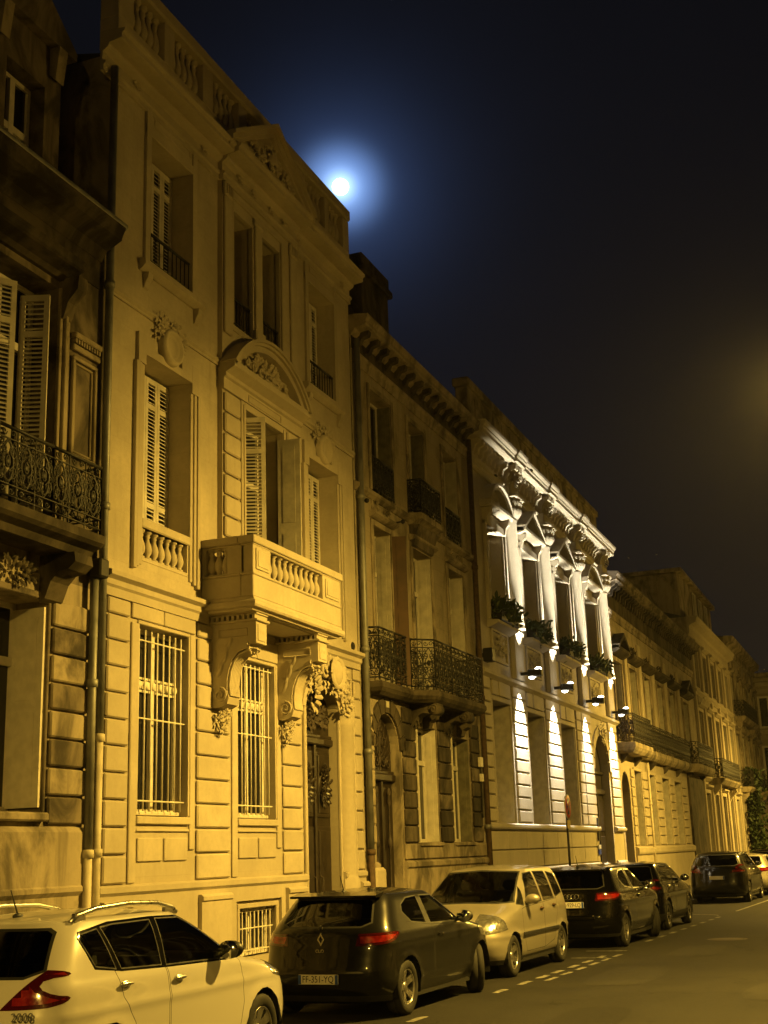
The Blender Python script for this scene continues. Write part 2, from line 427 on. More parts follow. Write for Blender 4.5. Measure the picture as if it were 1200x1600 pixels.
def carving(mb, cx, cz, w, h, o, n=26, seed=1, relief=.08, berries=8):
    """a cluster of carved leaves, scrolls and berries standing off the wall"""
    R = random.Random(seed); n = int(n*1.7); sz = 1.25*math.sqrt(w*h/n)
    for k in range(n):
        a = R.uniform(0, 2*PI); rr = math.sqrt(R.uniform(.01, .85))
        p = (cx+math.cos(a)*rr*w*.5, FY-o-relief*R.uniform(.2, .8)*(1.1-rr), cz+math.sin(a)*rr*h*.5)
        a2 = a+R.uniform(-.7, .7)
        mb.leaf(p, (math.cos(a2), -.25*R.random(), math.sin(a2)), (0, -1, 0), sz*R.uniform(.8, 1.3), sz*R.uniform(.22, .34), R.uniform(.2, .5))
    for k in range(berries):
        a = R.uniform(0, 2*PI); rr = R.uniform(0, .6); r = sz*R.uniform(.18, .30)
        mb.ball((cx+math.cos(a)*rr*w*.5, FY-o-relief*.5, cz+math.sin(a)*rr*h*.5), r, 6, 4)
    return mb
def railing(parent, A, B, z0, z1, mat, style=0, name='railing_panel', seed=0, r=.009):
    """ornamental iron railing between plan points A and B: rails, uprights, scrolls and rosettes"""
    A, B = Vector((*A, 0)), Vector((*B, 0)); L = (B-A).length; d = (B-A)/L; H = z1-z0
    def P(u, z): q = A+d*u; return (q.x, q.y, z0+z)
    m = MB()
    m.tube([P(0, H), P(L, H)], .022, 6, caps=True); m.tube([P(0, .06), P(L, .06)], .014, 4, caps=True)
    if style == 3:
        n = max(2, int(L/.115))
        for k in range(n+1): m.tube([P(L*k/n, 0), P(L*k/n, H)], .010, 4)
        return m.build(name, mat, parent, False)
    m.tube([P(0, H*.84), P(L, H*.84)], .012, 4); m.tube([P(0, H*.22), P(L, H*.22)], .012, 4)
    n = max(1, round(L/(.30 if style == 0 else .36))); w = L/n
    for k in range(n+1): m.tube([P(w*k, 0), P(w*k, H)], .014 if k in (0, n) else .010, 4)
    for k in range(n):
        u = w*(k+.5); q = w*.5
        for sgn in (-1, 1):
            for cz, rr, a0, dr in ((H*.68, q*.50, -PI/2, 1), (H*.38, q*.50, PI/2, -1)):
                sp = spiral(u+sgn*q*.48, cz, rr, 1.4, a0, dr*sgn, 16)
                m.tube([P(a, b) for a, b in sp], r, 4)
            m.tube([P(u+sgn*q*.95*math.sin(PI*t/8), H*.22+H*.62*t/8) for t in range(9)], r, 4)
            m.tube([P(a, b) for a, b in spiral(u+sgn*q*.45, H*.92, H*.055, 1.2, 0, sgn, 10)], r*.9, 4)
            m.tube([P(a, b) for a, b in spiral(u+sgn*q*.45, H*.14, H*.055, 1.2, 0, -sgn, 10)], r*.9, 4)
            if style != 1:
                m.tube([P(u+sgn*(.02+q*.5*math.sin(PI*t/6)), H*(.40+.26*t/6)) for t in range(7)], r*1.2, 4)
                for cz in (.30, .53, .77): m.tube([P(a, b) for a, b in spiral(u+sgn*q*.70, H*cz, q*.26, 1.1, PI/2, sgn, 9)], r*.9, 4)
        m.tube([P(u+.22*q*math.cos(t*PI/5), H*.53+.4*q*math.sin(t*PI/5)) for t in range(11)], r*1.3, 4)
        m.lathe([(0, -.012), (.035, -.012), (.045, 0), (.035, .012), (0, .012)], P(u, H*.53), 8, 'y')
        if style == 2: m.tube([P(u+q*.55*math.cos(t*PI/8), H*.53+H*.27*math.sin(t*PI/8)) for t in range(17)], r*1.4, 4)
    return m.build(name, mat, parent, False)
def text_mesh(txt, size, mat, extrude=.002, align='CENTER', width=None, name='lettering'):
    cu = bpy.data.curves.new('t', 'FONT'); cu.body = txt; cu.size = size; cu.extrude = extrude; cu.align_x = align; cu.align_y = 'CENTER'
    o = bpy.data.objects.new('t', cu); COL.objects.link(o)
    dg = bpy.context.evaluated_depsgraph_get(); dg.update()
    m = bpy.data.meshes.new_from_object(o.evaluated_get(dg)); m.name = name
    bpy.data.objects.remove(o); m.materials.clear(); m.materials.append(mat)
    if width:
        xs = [v.co.x for v in m.vertices]; s = width/max(1e-6, max(xs)-min(xs))
        for v in m.vertices: v.co.x *= s
    return m
# ------------------------------------------------------------------ the pale three-storey house with the stone balcony
def house_body(parent, x0, x1, ztop, mat, roofmat, ridge=2.6, depth=10.0, name='roof'):
    """party walls, back and roof behind the front, so that the house is a solid"""
    m = MB(); y0, y1 = FY+.02, FY+depth
    m.quad((x0, FY, 0), (x0, FY, ztop), (x0, y1, ztop), (x0, y1, 0)); m.quad((x1, FY, 0), (x1, y1, 0), (x1, y1, ztop), (x1, FY, ztop))
    m.quad((x0, y1, 0), (x0, y1, ztop), (x1, y1, ztop), (x1, y1, 0))
    m.build('party_wall', mat, parent)
    r = MB(); ym = (y0+y1)/2; zr = ztop+ridge
    r.raw([(x0, y0, ztop), (x1, y0, ztop), (x1, ym, zr), (x0, ym, zr), (x0, y1, ztop), (x1, y1, ztop)], [(0, 1, 2, 3), (3, 2, 5, 4), (0, 3, 4), (1, 5, 2)])
    return r.build(name, roofmat, parent)

def house_a():
    T = thing('stone_townhouse', (18.0, FY, 0), 'clean pale stone house with stone balustrade balcony, triangular pediment and barred ground-floor windows', 'house')
    X0, X1 = 13.75, 22.25
    # --- front wall
    m = MB()
    g = [(14.64, 15.94, 2.43, 4.93, .30), (17.42, 18.68, 2.42, 4.83, .30), (19.80, 21.20, .12, 4.68, .20), (17.42, 18.66, .45, 1.17, .22)]
    wall(m, X0, X1, .0, 5.30, g)
    arch_fill(m, 19.80, 21.20, 4.30, 4.68, 0, .20)
    m.build('ground_floor_wall', LIMEW, T)
    m = MB()
    ops = [(14.65, 15.94, 6.40, 8.78, .42), (17.5, 18.9, 5.50, 8.85, .42), (20.12, 21.42, 6.40, 8.78, .42),
           (14.70, 15.90, 5.84, 6.27, .20), (20.16, 21.38, 5.84, 6.27, .20)]
    wall(m, X0, X1, 5.30, 9.42, ops)
    m.build('first_floor_wall', LIMEW, T)
    m = MB()
    ops = [(14.72, 15.94, 10.20, 12.27, .40), (17.18, 17.89, 10.20, 12.25, .45), (18.21, 18.93, 10.20, 12.25, .45), (20.24, 21.42, 10.20, 12.27, .40)]
    wall(m, X0, X1, 9.42, 13.2, ops)
    m.build('second_floor_wall', LIMEW, T)
    house_body(T, X0, X1, 13.1, SOOTY, SLATE, 1.2)
    # --- plinth, pier pedestals
    for a, b, zz in ((X0, 17.30, 0), (18.78, 19.74, 0), (17.30, 18.78, 1.26), (21.28, X1, 0)):
        MB().strip([(.05, zz), (.05, 1.46), (.085, 1.50), (.085, 1.565), (.03, 1.59)], a, b).build('plinth', LIME, T)
    for a, b in ((16.18, 17.05), (18.92, 19.60), (13.80, 14.42), (21.92, 22.24)):
        MB().strip([(.11, .0), (.11, 1.30), (.135, 1.32), (.135, 1.37), (.10, 1.40)], a, b).build('pedestal', LIME, T)
    # --- rusticated piers, stone by stone
    jz = [1.59, 1.95, 2.285, 2.62, 2.955, 3.29, 3.625, 3.96, 4.295, 4.63, 4.965, 5.19]
    for a, b in ((13.86, 14.38), (16.17, 17.13), (18.93, 19.64), (21.93, 22.23)):
        for k in range(len(jz)-1): put_block(T, a, b, jz[k]+.014, jz[k+1]-.014, .045, LIME)
    # --- flat window surrounds with lintel stones, aprons
    for (a, b, zt, kx) in ((14.64, 15.94, 4.93, 15.24), (17.42, 18.68, 4.83, 18.05)):
        m = MB(); m.fb(a-.20, a-.035, 0, .03, 1.60, zt, .01); m.fb(b+.035, b+.17, 0, .03, 2.0, zt+.04, .01)
        m.fb(a-.035, a, 0, .015, 2.45, zt); m.fb(b, b+.035, 0, .015, 2.45, zt+.04)
        m.fb(a-.035, b+.035, 0, .022, zt, zt+.05, .008)
        m.build('window_surround', LIME, T)
        put_block(T, a-.20, kx-.008, zt+.06, 5.19, .035, LIME, .01, name='lintel_stone'); put_block(T, kx+.008, b+.17, zt+.06, 5.19, .035, LIME, .01, name='lintel_stone')
        m = MB(); m.fb(a-.03, b+.03, -.02, .05, 2.33, 2.43, .012); m.fb(a-.02, b+.02, 0, .03, 2.24, 2.27, .006); m.build('window_sill', LIME, T)
        mx = (a+b)/2
        for p, q in ((a+.02, mx-.03), (mx+.03, b-.02)): put_block(T, p, q, 1.86, 2.16, .028, LIME, .012, name='apron_panel')
        # casement with an ornamental transom behind a white grille
        w = window(T, a, b, 2.45, zt, -.24, cols=2, transoms=(4.17,))
        m = MB()
        for k in range(7):
            xx = a+.1+(b-a-.2)*k/6
            m.lathe([(0, -.02), (.05, -.02), (.06, .0), (.045, .02), (0, .02)], (xx, FY+.16, 4.17), 8, 'y')
        m.fb(a+.05, b-.05, -.19, -.165, 4.24, 4.27); m.fb(a+.05, b-.05, -.19, -.165, 4.07, 4.10)
        m.build('transom_ornament', WHITE, w)
        cu = MB(); n = 24
        for k in range(n):
            u0 = a+.06+(b-a-.12)*k/n; u1 = a+.06+(b-a-.12)*(k+1)/n
            cu.quad((u0, FY+.30+.02*math.sin(k*1.9), 2.5), (u1, FY+.30+.02*math.sin(k*1.9+1.9), 2.5), (u1, FY+.30+.02*math.sin(k*1.9+1.9), zt), (u0, FY+.30+.02*math.sin(k*1.9), zt), smooth=True)
        cu.build('curtain', CURT, w, False)
        gr = link('window_grille', None, T, ((a+b)/2, FY+.055, 2.5))
        for zz in (4.74, 3.70, 2.63): MB().tube([(a-.01, FY+.055, zz), (b+.01, FY+.055, zz)], .013, 6).build('grille_rail', WHITE, gr)
        key = 'gbar%.2f' % (zt-2.5)
        me = MB().tube([(0, 0, 0), (0, 0, zt-2.42-.12)], .0125, 6, caps=True).mesh('grille_bar', WHITE)
        for k in range(8): link('grille_bar', me, gr, (a+.10+(b-a-.2)*k/7, FY+.055, 2.50))
        s = MB(); s.fb(a+.03, b-.03, -.22, -.10, 2.45, 2.50, .01); s.build('inner_sill', WHITE, w)
    # --- basement window
    w = window(T, 17.44, 18.64, .47, 1.15, -.20, cols=2)
    gr = link('window_grille', None, T, (18.04, FY+.05, .5))
    for zz in (.55, .86, 1.10): MB().tube([(17.42, FY+.05, zz), (18.66, FY+.05, zz)], .011, 5).build('grille_rail', WHITE, gr)
    me = MB().tube([(0, 0, 0), (0, 0, .62)], .012, 5).mesh('grille_bar', WHITE)
    for k in range(9): link('grille_bar', me, gr, (17.52+1.04*k/8, FY+.05, .50))
    m = MB(); frame_mb(m, 17.44, 18.64, .47, 1.15, 0, .03, .07, bottom=False); m.build('window_surround', LIME, T)
    # --- the door: carved dark leaves, ornate overlight, half column
    D = -.17
    m = MB(); m.fb(19.80, 21.20, D-.02, D, .12, 4.68); door = m.build('door', WOOD, T)
    m = MB()
    m.fb(19.80, 21.20, D, D+.09, 3.72, 3.84, .02); m.fb(19.80, 21.20, D, D+.06, 3.84, 3.90, .01)
    m.fb(20.46, 20.54, D, D+.06, .14, 3.72, .01)
    m.build('transom_bar', WOOD, door)
    for a, b in ((19.86, 20.44), (20.56, 21.14)):
        for za, zb in ((.2, .75), (.85, 2.35), (2.5, 3.62)):
            m = MB(); m.fb(a, b, D, D+.035, za, zb, .012); m.fb(a+.07, b-.07, D+.035, D+.05, za+.07, zb-.07, .012)
            m.build('door_panel', WOOD, door)
        m = MB(); carving(m, (a+b)/2, 3.05, .36, .72, D+.05, 16, 3, .05, 5)
        m.lathe([(.17, -.0), (.19, -.02), (.21, -.0)], ((a+b)/2, FY-D-.05, 3.05), 14, 'y'); m.build('carved_oval', WOOD, door)
    m = MB(); carving(m, 20.5, 4.22, 1.1, .5, D+.01, 34, 9, .04, 8)
    for sgn in (-1, 1):
        for cx, r in ((.3, .17), (.52, .10)): m.tube([(20.5+sgn*cx+(u-0), FY-D-.04, 4.15+v) for u, v in spiral(0, 0, r, 1.6, 0, sgn, 18)], .016, 5)
    m.build('overlight_ornament', IRONG, door)
    simple('brass', (.5, .36, .12), .3, 1.0)
    for a in (20.36, 20.64): MB().tube([(a, FY-D-.05, 1.15), (a, FY-D-.10, 1.18), (a, FY-D-.10, 1.50), (a, FY-D-.05, 1.53)], .012, 6).build('door_handle', IRONG, door)
    m = MB()
    for cx in (21.56,):
        m.lathe([(.26, .12), (.26, 1.45), (.22, 1.5), (.215, 1.55), (.205, 4.1), (.225, 4.13), (.205, 4.17), (.24, 4.25), (.24, 4.35)], (cx, FY+.06, 0), 18, ang0=-PI, ang1=0)
    m.build('half_column', LIME, T)
    m = MB()
    m.fb(21.20, 21.25, -.02, .04, .12, 4.3, .01); m.fb(21.84, 21.90, 0, .05, .12, 4.5, .01); m.fb(19.72, 19.80, 0, .06, .12, 4.3, .015)
    n = 18
    for k in range(n):
        t0, t1 = PI*k/n, PI*(k+1)/n
        def A_(t, e): return 20.5-(.70+e)*math.cos(t), 4.30+(.38+e)*math.sin(t)
        for e, o in ((0, .05), (.10, .09)):
            (a, c), (b, q) = A_(t0, e), A_(t1, e); (a2, c2), (b2, q2) = A_(t0, e+.10), A_(t1, e+.10)
            m.raw([(a, FY, c), (b, FY, q), (b2, FY, q2), (a2, FY, c2), (a, FY-o, c), (b, FY-o, q), (b2, FY-o, q2), (a2, FY-o, c2)],
                  [(4, 5, 6, 7), (0, 1, 5, 4), (3, 7, 6, 2), (0, 4, 7, 3), (1, 2, 6, 5)])
    m.build('door_arch', LIME, T)
    m = MB(); carving(m, 20.62, 4.90, 1.45, .62, .12, 60, 21, .26, 16)
    m.ball((20.58, FY-.26, 4.93), (.22, .12, .24), 12, 8); m.lathe([(.20, 0), (.25, -.06), (.29, -.01)], (20.58, FY-.30, 4.93), 16, 'y')
    for sgn in (-1, 1): m.tube([(20.58+sgn*.36+u, FY-.22, 4.96+v) for u, v in spiral(0, 0, .17, 1.5, PI/2, sgn, 16)], .035, 6)
    carving(m, 21.30, 4.55, .5, .6, .10, 22, 5, .16, 8); carving(m, 19.95, 4.55, .4, .6, .10, 14, 6, .16, 5)
    m.build('carved_cartouche', LIME, T)
    m = MB(); frame_mb(m, 21.45, 21.80, 4.55, 4.95, 0, .03, .03); m.build('corner_panel', LIME, T)
    # --- first string course
    for a, b in ((13.75, 16.45), (19.30, 22.27)):
        MB().strip([(.05, 5.19), (.05, 5.30), (.08, 5.33), (.08, 5.40), (.15, 5.44), (.15, 5.50), (.05, 5.53)], a, b).build('string_course', LIME, T)
    # --- side bays on the first floor: frame, ears, balustrade, medallion with swag
    for bi, (a, b) in enumerate(((14.65, 15.94), (20.12, 21.42))):
        m = MB()
        for e0, e1, o, zb in ((0, .07, .028, 5.74), (.085, .155, .045, 5.70), (.17, .25, .06, 5.66)):
            m.fb(a-e1, a-e0, 0, o, zb, 8.62, .006); m.fb(b+e0, b+e1, 0, o, zb, 8.62, .006)
        m.fb(a-.20, a, 0, .052, 8.62, 9.06); m.fb(b, b+.20, 0, .052, 8.62, 9.06)
        m.fb(a, b, 0, .05, 8.78, 8.90); m.fb(a, a+.30, 0, .05, 8.90, 9.06); m.fb(b-.30, b, 0, .05, 8.90, 9.06)
        m.build('window_surround', LIME, T)
        m = MB(); m.fb(a-.01, b+.01, -.16, .035, 6.27, 6.40, .015); m.fb(a+.02, b-.02, -.18, .01, 5.80, 5.86, .01); m.build('balustrade_rail', LIME, T)
        me = baluster_mesh(.41, .072, LIME)
        for k in range(7): link('baluster', me, T, (a+.13+(b-a-.26)*k/6, FY+.085, 5.86))
        mx = (a+b)/2
        m = MB(); m.lathe([(0, -.05), (.15, -.05), (.17, -.085), (.20, -.075), (.21, -.115), (.26, -.11), (.28, -.06), (.29, .0)], (mx, FY-.02, 9.10), 24, 'y')
        m.build('round_medallion', LIME, T)
        m = MB(); carving(m, mx, 9.43, .85, .26, .02, 26, 31+bi, .10, 8); tag(m.build('carved_swag', LIME, T), kind='stuff')
        for sx_, sd_ in ((-.33, 41), (.33, 51)): m = MB(); carving(m, mx+sx_, 9.31, .22, .32, .02, 10, sd_+bi, .08, 4); tag(m.build('swag_drop', LIME, T), kind='stuff')
        for k in range(4): louvre_leaf(T, (a+(b-a)*k/4+.003, FY+.37), (1, 0), (b-a)/4-.006, 6.42, 8.74, SHUT)
    # --- central bay, standing forward, with rusticated pilasters
    O = .08
    m = MB(); wall(m, 16.81, 19.60, 5.5, 12.62, [(17.5, 18.9, 5.5, 8.85, .1), (17.18, 17.89, 10.20, 12.25, .1), (18.21, 18.93, 10.20, 12.25, .1)], O)
    m.fb(16.81, 16.815, 0, O, 5.5, 12.62); m.fb(19.595, 19.60, 0, O, 5.5, 12.62)
    m.build('central_bay_wall', LIME, T)
    for a, b in ((16.84, 17.34), (19.07, 19.57)):
        z = 5.6
        while z < 8.9: put_block(T, a, b, z+.014, min(z+.335, 9.2)-.014, .055, LIME, .02, O); z += .335
    for a, b in ((16.84, 17.10), (19.31, 19.57)):
        m = MB(); m.fb(a, b, O, O+.05, 9.95, 12.35, .015); m.fb(a-.02, b+.02, O, O+.07, 12.35, 12.60, .02)
        for k in range(4): m.fb(a+.02+k*.06, a+.05+k*.06, O+.07, O+.085, 12.38, 12.56)
        m.build('pilaster', LIME, T)
    m = MB(); m.fb(17.38, 17.5, O, O+.045, 5.5, 8.97, .01); m.fb(18.9, 19.02, O, O+.045, 5.5, 8.97, .01); m.fb(17.5, 18.9, O, O+.047, 8.85, 8.97, .01)
    m.fb(17.44, 17.50, O+.045, O+.06, 5.5, 8.91); m.fb(18.90, 18.96, O+.045, O+.06, 5.5, 8.91)
    m.build('window_surround', LIME, T)
    # balcony window behind open louvred shutters
    window(T, 17.5, 18.9, 5.5, 8.85, -.40, cols=2, transoms=(7.9,))
    y0 = FY-O-.05
    louvre_leaf(T, (17.53, FY-.02), (.38, -.925), .40, 5.62, 8.72, SHUT)
    louvre_leaf(T, (18.87, FY-.03), (.12, -.993), .40, 5.62, 8.72, SHUTG, False)
    # segmental pediment over it
    m = MB()
    m.strip([(O+.05, 8.98), (O+.05, 9.16), (O+.09, 9.18), (O+.09, 9.24), (O+.20, 9.30), (O+.24, 9.32), (O+.24, 9.42), (O+.10, 9.44)], 16.78, 19.62, O-.02)
    cx, hw, zs, rise = 18.20, 1.44, 9.42, .74
    R_ = (hw*hw+rise*rise)/(2*rise); th = math.asin(hw/R_); zc = zs+rise-R_
    n = 22; T_ = .20
    def arc(t, rr): return cx+rr*math.sin(t), zc+rr*math.cos(t)
    for k in range(n):
        t0, t1 = -th+2*th*k/n, -th+2*th*(k+1)/n
        for r0, r1, o in ((R_-T_, R_-.10, O+.19), (R_-.10, R_-.05, O+.24), (R_-.05, R_, O+.28)):
            p = [arc(t0, r0), arc(t1, r0), arc(t1, r1), arc(t0, r1)]
            m.prism(p, lambda a, c, y: (a, y, c), FY-O+.02, FY-o, caps=True)
    m.build('segmental_pediment', LIME, T)
    m = MB(); n = 22
    pts = [arc(-th+2*th*k/n, R_-T_+.01) for k in range(n+1)]
    for k in range(n): m.quad((pts[k][0], FY-O-.03, zs), (pts[k+1][0], FY-O-.03, zs), (pts[k+1][0], FY-O-.03, pts[k+1][1]), (pts[k][0], FY-O-.03, pts[k][1]))
    m.build('tympanum', LIME, T)
    m = MB(); carving(m, 18.2, 9.68, 1.35, .42, O+.03, 44, 77, .14, 14)
    for sgn in (-1, 1):
        for q, r in ((.22, .12), (.48, .10), (.72, .07)): m.tube([(18.2+sgn*q+u, FY-O-.10, 9.64+v) for u, v in spiral(0, 0, r, 1.4, PI/2, sgn, 14)], .022, 5)
    m.build('carved_tympanum_foliage', LIME, T)
    m = MB(); frame_mb(m, 17.62, 18.78, 9.02, 9.11, O+.05, .015, .02); m.build('frieze_panel', LIME, T)
    # --- second string course and second floor
    for a, b in ((X0, 16.80), (19.61, X1+.02)): MB().strip([(.03, 9.36), (.03, 9.40), (.06, 9.43), (.06, 9.47), (.02, 9.50)], a, b).build('string_course', LIME, T)
    for a, b in ((14.72, 15.94), (20.24, 21.42)):
        m = MB(); m.fb(a-.13, a, 0, .045, 10.2, 12.75); m.fb(b, b+.13, 0, .045, 10.2, 12.75); m.fb(a-.13, b+.13, 0, .043, 12.27, 12.42, .01)
        m.fb(a, b, 0, .03, 12.42, 12.75, .01); frame_mb(m, a+.1, b-.1, 12.5, 12.68, .03, .012, .02)
        m.build('window_surround', LIME, T)
        m = MB(); m.strip([(.03, 10.02), (.08, 10.06), (.12, 10.10), (.12, 10.18), (.04, 10.20)], a-.24, b+.30); m.build('window_sill', LIME, T)
        for x in (a-.12, b+.10):
            MB().prism([(0, 9.78), (.03, 9.80), (.05, 9.88), (.09, 9.94), (.10, 10.02), (0, 10.02)], lambda o, z, xx: (xx, FY-o, z), x, x+.12).build('sill_bracket', LIME, T)
        for k in range(4): louvre_leaf(T, (a+(b-a)*k/4+.003, FY+.35), (1, 0), (b-a)/4-.006, 10.22, 12.24, SHUT)
        r = railing(T, (a, FY+.03), (b, FY+.03), 10.26, 10.74, IRON, 3, 'iron_railing')
    for a, b in ((17.18, 17.89), (18.21, 18.93)):
        window(T, a, b, 10.2, 12.25, -.42, cols=1, transoms=(11.6,)); railing(T, (a, FY-.02), (b, FY-.02), 10.24, 10.72, IRON, 3, 'iron_railing')
    m = MB(); m.fb(17.93, 18.17, O, O+.05, 10.2, 12.3, .015); m.fb(17.88, 18.22, O, O+.08, 10.2, 10.38, .02); m.fb(17.88, 18.22, O, O+.07, 12.3, 12.42, .02)
    m.fb(17.11, 17.16, O, O+.04, 10.2, 12.42, .01); m.fb(18.95, 19.0, O, O+.04, 10.2, 12.42, .01); m.fb(17.11, 19.0, O, O+.04, 12.44, 12.52, .01)
    m.strip([(.02, 10.05), (.10, 10.10), (.10, 10.19), (.02, 10.20)], 17.12, 18.99, O-.02)
    m.build('twin_window_surround', LIME, T)
    # --- entablature, cornice, pediment
    m = MB()
    for a, b, o in ((X0-.02, 16.78, 0), (16.78, 19.63, .08), (19.63, X1+.02, 0)):
        m.strip([(o+.04, 12.62), (o+.04, 12.70), (o+.07, 12.72), (o+.07, 12.76), (o+.02, 12.78), (o+.02, 12.92), (o+.10, 12.97), (o+.12, 13.0), (o+.12, 13.03), (o+.30, 13.05), (o+.33, 13.06), (o+.33, 13.13), (o+.37, 13.16), (o+.38, 13.20), (o+.10, 13.24)], a-(.3 if a < 14 else 0), b+(.02 if b > 22 else 0), -.02)
    m.build('cornice', LIME, T)
    for x, o in ((16.3, .02), (14.3, .02), (17.35, .1), (17.85, .1), (18.55, .1), (19.05, .1), (19.9, .02), (21.9, .02)):
        m = MB(); carving(m, x, 12.85, .2, .16, o, 10, int(x*10), .05, 3); tag(m.build('frieze_rosette', LIME, T), kind='stuff')
    m = MB(); a, b, zb, za = 16.58, 19.78, 13.24, 14.22; mx = (a+b)/2
    for t0, t1, o in ((.0, .08, .46), (.08, .17, .41), (.17, .25, .36)):
        def ln(s, t): return (zb+(za-zb)*s) - t
        for sg in (-1, 1):
            xe, xm = (a, mx) if sg < 0 else (b, mx)
            p = [(xe, zb-t0+.1), (xm, za-t0+.1), (xm, za-t1+.1), (xe, zb-t1+.1)]
            m.prism(p, lambda u, z, y: (u, y, z), FY+.1, FY-o)
    m.build('triangular_pediment', LIME, T)
    m = MB(); m.raw([(a+.1, FY-.28, zb), (b-.1, FY-.28, zb), (mx, FY-.28, za)], [(0, 1, 2)]); m.build('tympanum', LIME, T, False)
    m = MB(); carving(m, mx, 13.58, .6, .55, .28, 26, 91, .14, 8); carving(m, mx-.55, 13.46, .6, .3, .28, 14, 92, .12, 4); carving(m, mx+.55, 13.46, .6, .3, .28, 14, 93, .12, 4)
    m.ball((mx, FY-.34, 13.60), (.15, .07, .2), 10, 6); m.build('carved_tympanum_foliage', LIME, T)
    # --- parapet with balusters
    m = MB(); P0, P1 = .06, -.26
    m.fb(X0, X1, P1, P0, 13.2, 13.72, .01); m.fb(X0, X1, P1-.02, P0+.05, 14.42, 14.66, .03)
    spans = [(14.15, 15.02), (15.32, 16.22), (16.55, 17.45), (17.75, 18.65), (18.95, 19.85), (20.15, 21.05), (21.2, 21.95)]
    e = X0
    for s0, s1 in spans: m.fb(e, s0, P1+.001, P0, 13.72, 14.42, .01); e = s1
    m.fb(e, X1, P1+.001, P0, 13.72, 14.42, .01)
    m.build('parapet', LIME, T)
    me = baluster_mesh(.70, .088, LIME, 8)
    for s0, s1 in spans:
        n = 5 if s1-s0 > .8 else 4
        for k in range(n): link('baluster', me, T, (s0+(k+.5)*(s1-s0)/n, FY+.08, 13.72))
    # --- the stone balcony on two consoles
    bx0, bx1, bo = 16.28, 19.56, .90
    def yo(o): return FY-o
    m = MB()
    prof = [(-.10, 5.33), (-.08, 5.36), (-.02, 5.37), (.0, 5.40), (.0, 5.45), (-.04, 5.48), (-.05, 5.52)]
    def ring(i): return prof[i]
    for i in range(len(prof)-1):
        (e0, z0), (e1, z1) = prof[i], prof[i+1]
        c0 = [(bx0-e0, FY), (bx0-e0, yo(bo+e0)), (bx1+e0, yo(bo+e0)), (bx1+e0, FY)]; c1 = [(bx0-e1, FY), (bx0-e1, yo(bo+e1)), (bx1+e1, yo(bo+e1)), (bx1+e1, FY)]
        for k in range(3): m.quad((*c0[k], z0), (*c0[k+1], z0), (*c1[k+1], z1), (*c1[k], z1))
    m.quad((bx0+.10, FY, 5.33), (bx0+.10, yo(bo-.1), 5.33), (bx1-.1, yo(bo-.1), 5.33), (bx1-.1, FY, 5.33))
    m.box(bx0+.05, bx1-.05, yo(bo-.05), FY, 5.40, 5.52)
    slab = m.build('balcony_slab', LIME, T)
    m = MB(); th_ = .20
    def par(z0, z1, e):
        m.box(bx0+.05-e, bx1-.05+e, yo(bo-.05+e), yo(bo-.05-th_-e), z0, z1, .012)
        m.box(bx0+.05-e, bx0+.05+th_+e, yo(bo-.05-th_-e), FY, z0, z1, .012); m.box(bx1-.05-th_-e, bx1-.05+e, yo(bo-.05-th_-e), FY, z0, z1, .012)
    par(5.52, 5.84, 0); par(5.84, 5.88, .012); par(6.28, 6.31, .01); par(6.31, 6.43, .035)
    for a, b in ((bx0+.05, 16.90), (18.80, bx1-.05)): m.box(a, b, yo(bo-.05), yo(bo-.05-th_), 5.86, 6.30, .01)
    for a in (bx0+.05, bx1-.05-th_): m.box(a, a+th_, yo(.42), yo(bo-.2), 5.86, 6.30, .01); m.box(a, a+th_, yo(.0), yo(.06), 5.86, 6.30, .01)
    bal = m.build('balcony_parapet', LIME, T)
    me = baluster_mesh(.42, .072, LIME)
    for k in range(10): link('baluster', me, T, (16.98+(18.72-16.98)*k/9, yo(bo-.15), 5.87))
    for a in (bx0+.15, bx1-.15):
        for k in range(3): link('baluster', me, T, (a, yo(.12+.12*k), 5.87))
    for a, b in ((16.40, 16.82), (18.88, 19.42)):
        m = MB(); m.box(a, b, yo(bo-.045), yo(bo-.03), 5.93, 6.24, .006); m.box(a+.04, b-.04, yo(bo-.03), yo(bo-.02), 5.97, 6.20, .005); m.build('corner_panel', LIME, T)
    cons = [(0, 5.20), (.76, 5.20), (.76, 4.88), (.66, 4.87), (.64, 4.80), (.56, 4.80), (.46, 4.76), (.37, 4.66), (.31, 4.52), (.28, 4.36), (.28, 4.22), (.31, 4.12), (.28, 4.03), (.20, 3.99), (.10, 3.98), (0, 4.0)]
    for a in (16.58, 18.76):
        b = a+.34
        m = MB(); m.prism(cons, lambda o, z, x: (x, FY-o, z), a, b)
        m.fb(a-.04, b+.04, 0, .80, 5.20, 5.235, .008); m.fb(a-.02, b+.02, 0, .78, 5.30, 5.335, .006)
        c = m.build('balcony_console', LIME, T)
        d = MB()
        for k in range(9): d.fb(a-.03, b+.03, .03+k*.085, .075+k*.085, 5.235, 5.30)
        d.build('dentil_band', LIME, c)
        d = MB()
        for sx, q in ((a, -1), (b, 1)):
            d.tube([(sx+q*.004, FY-.17-u, 4.16+v) for u, v in spiral(0, 0, .115, 1.7, PI/2, -1, 20)], .018, 5)
            d.tube([(sx+q*.004, FY-o, z) for o, z in ((.62, 4.99), (.15, 4.99), (.15, 5.10), (.62, 5.10), (.62, 4.99))], .008, 4)
            for k in range(5): d.leaf((sx+q*.006, FY-.12-.04*k, 4.42+.1*k), (0, -.5+.2*(k % 2), .9), (q, 0, 0), .2, .035, .1)
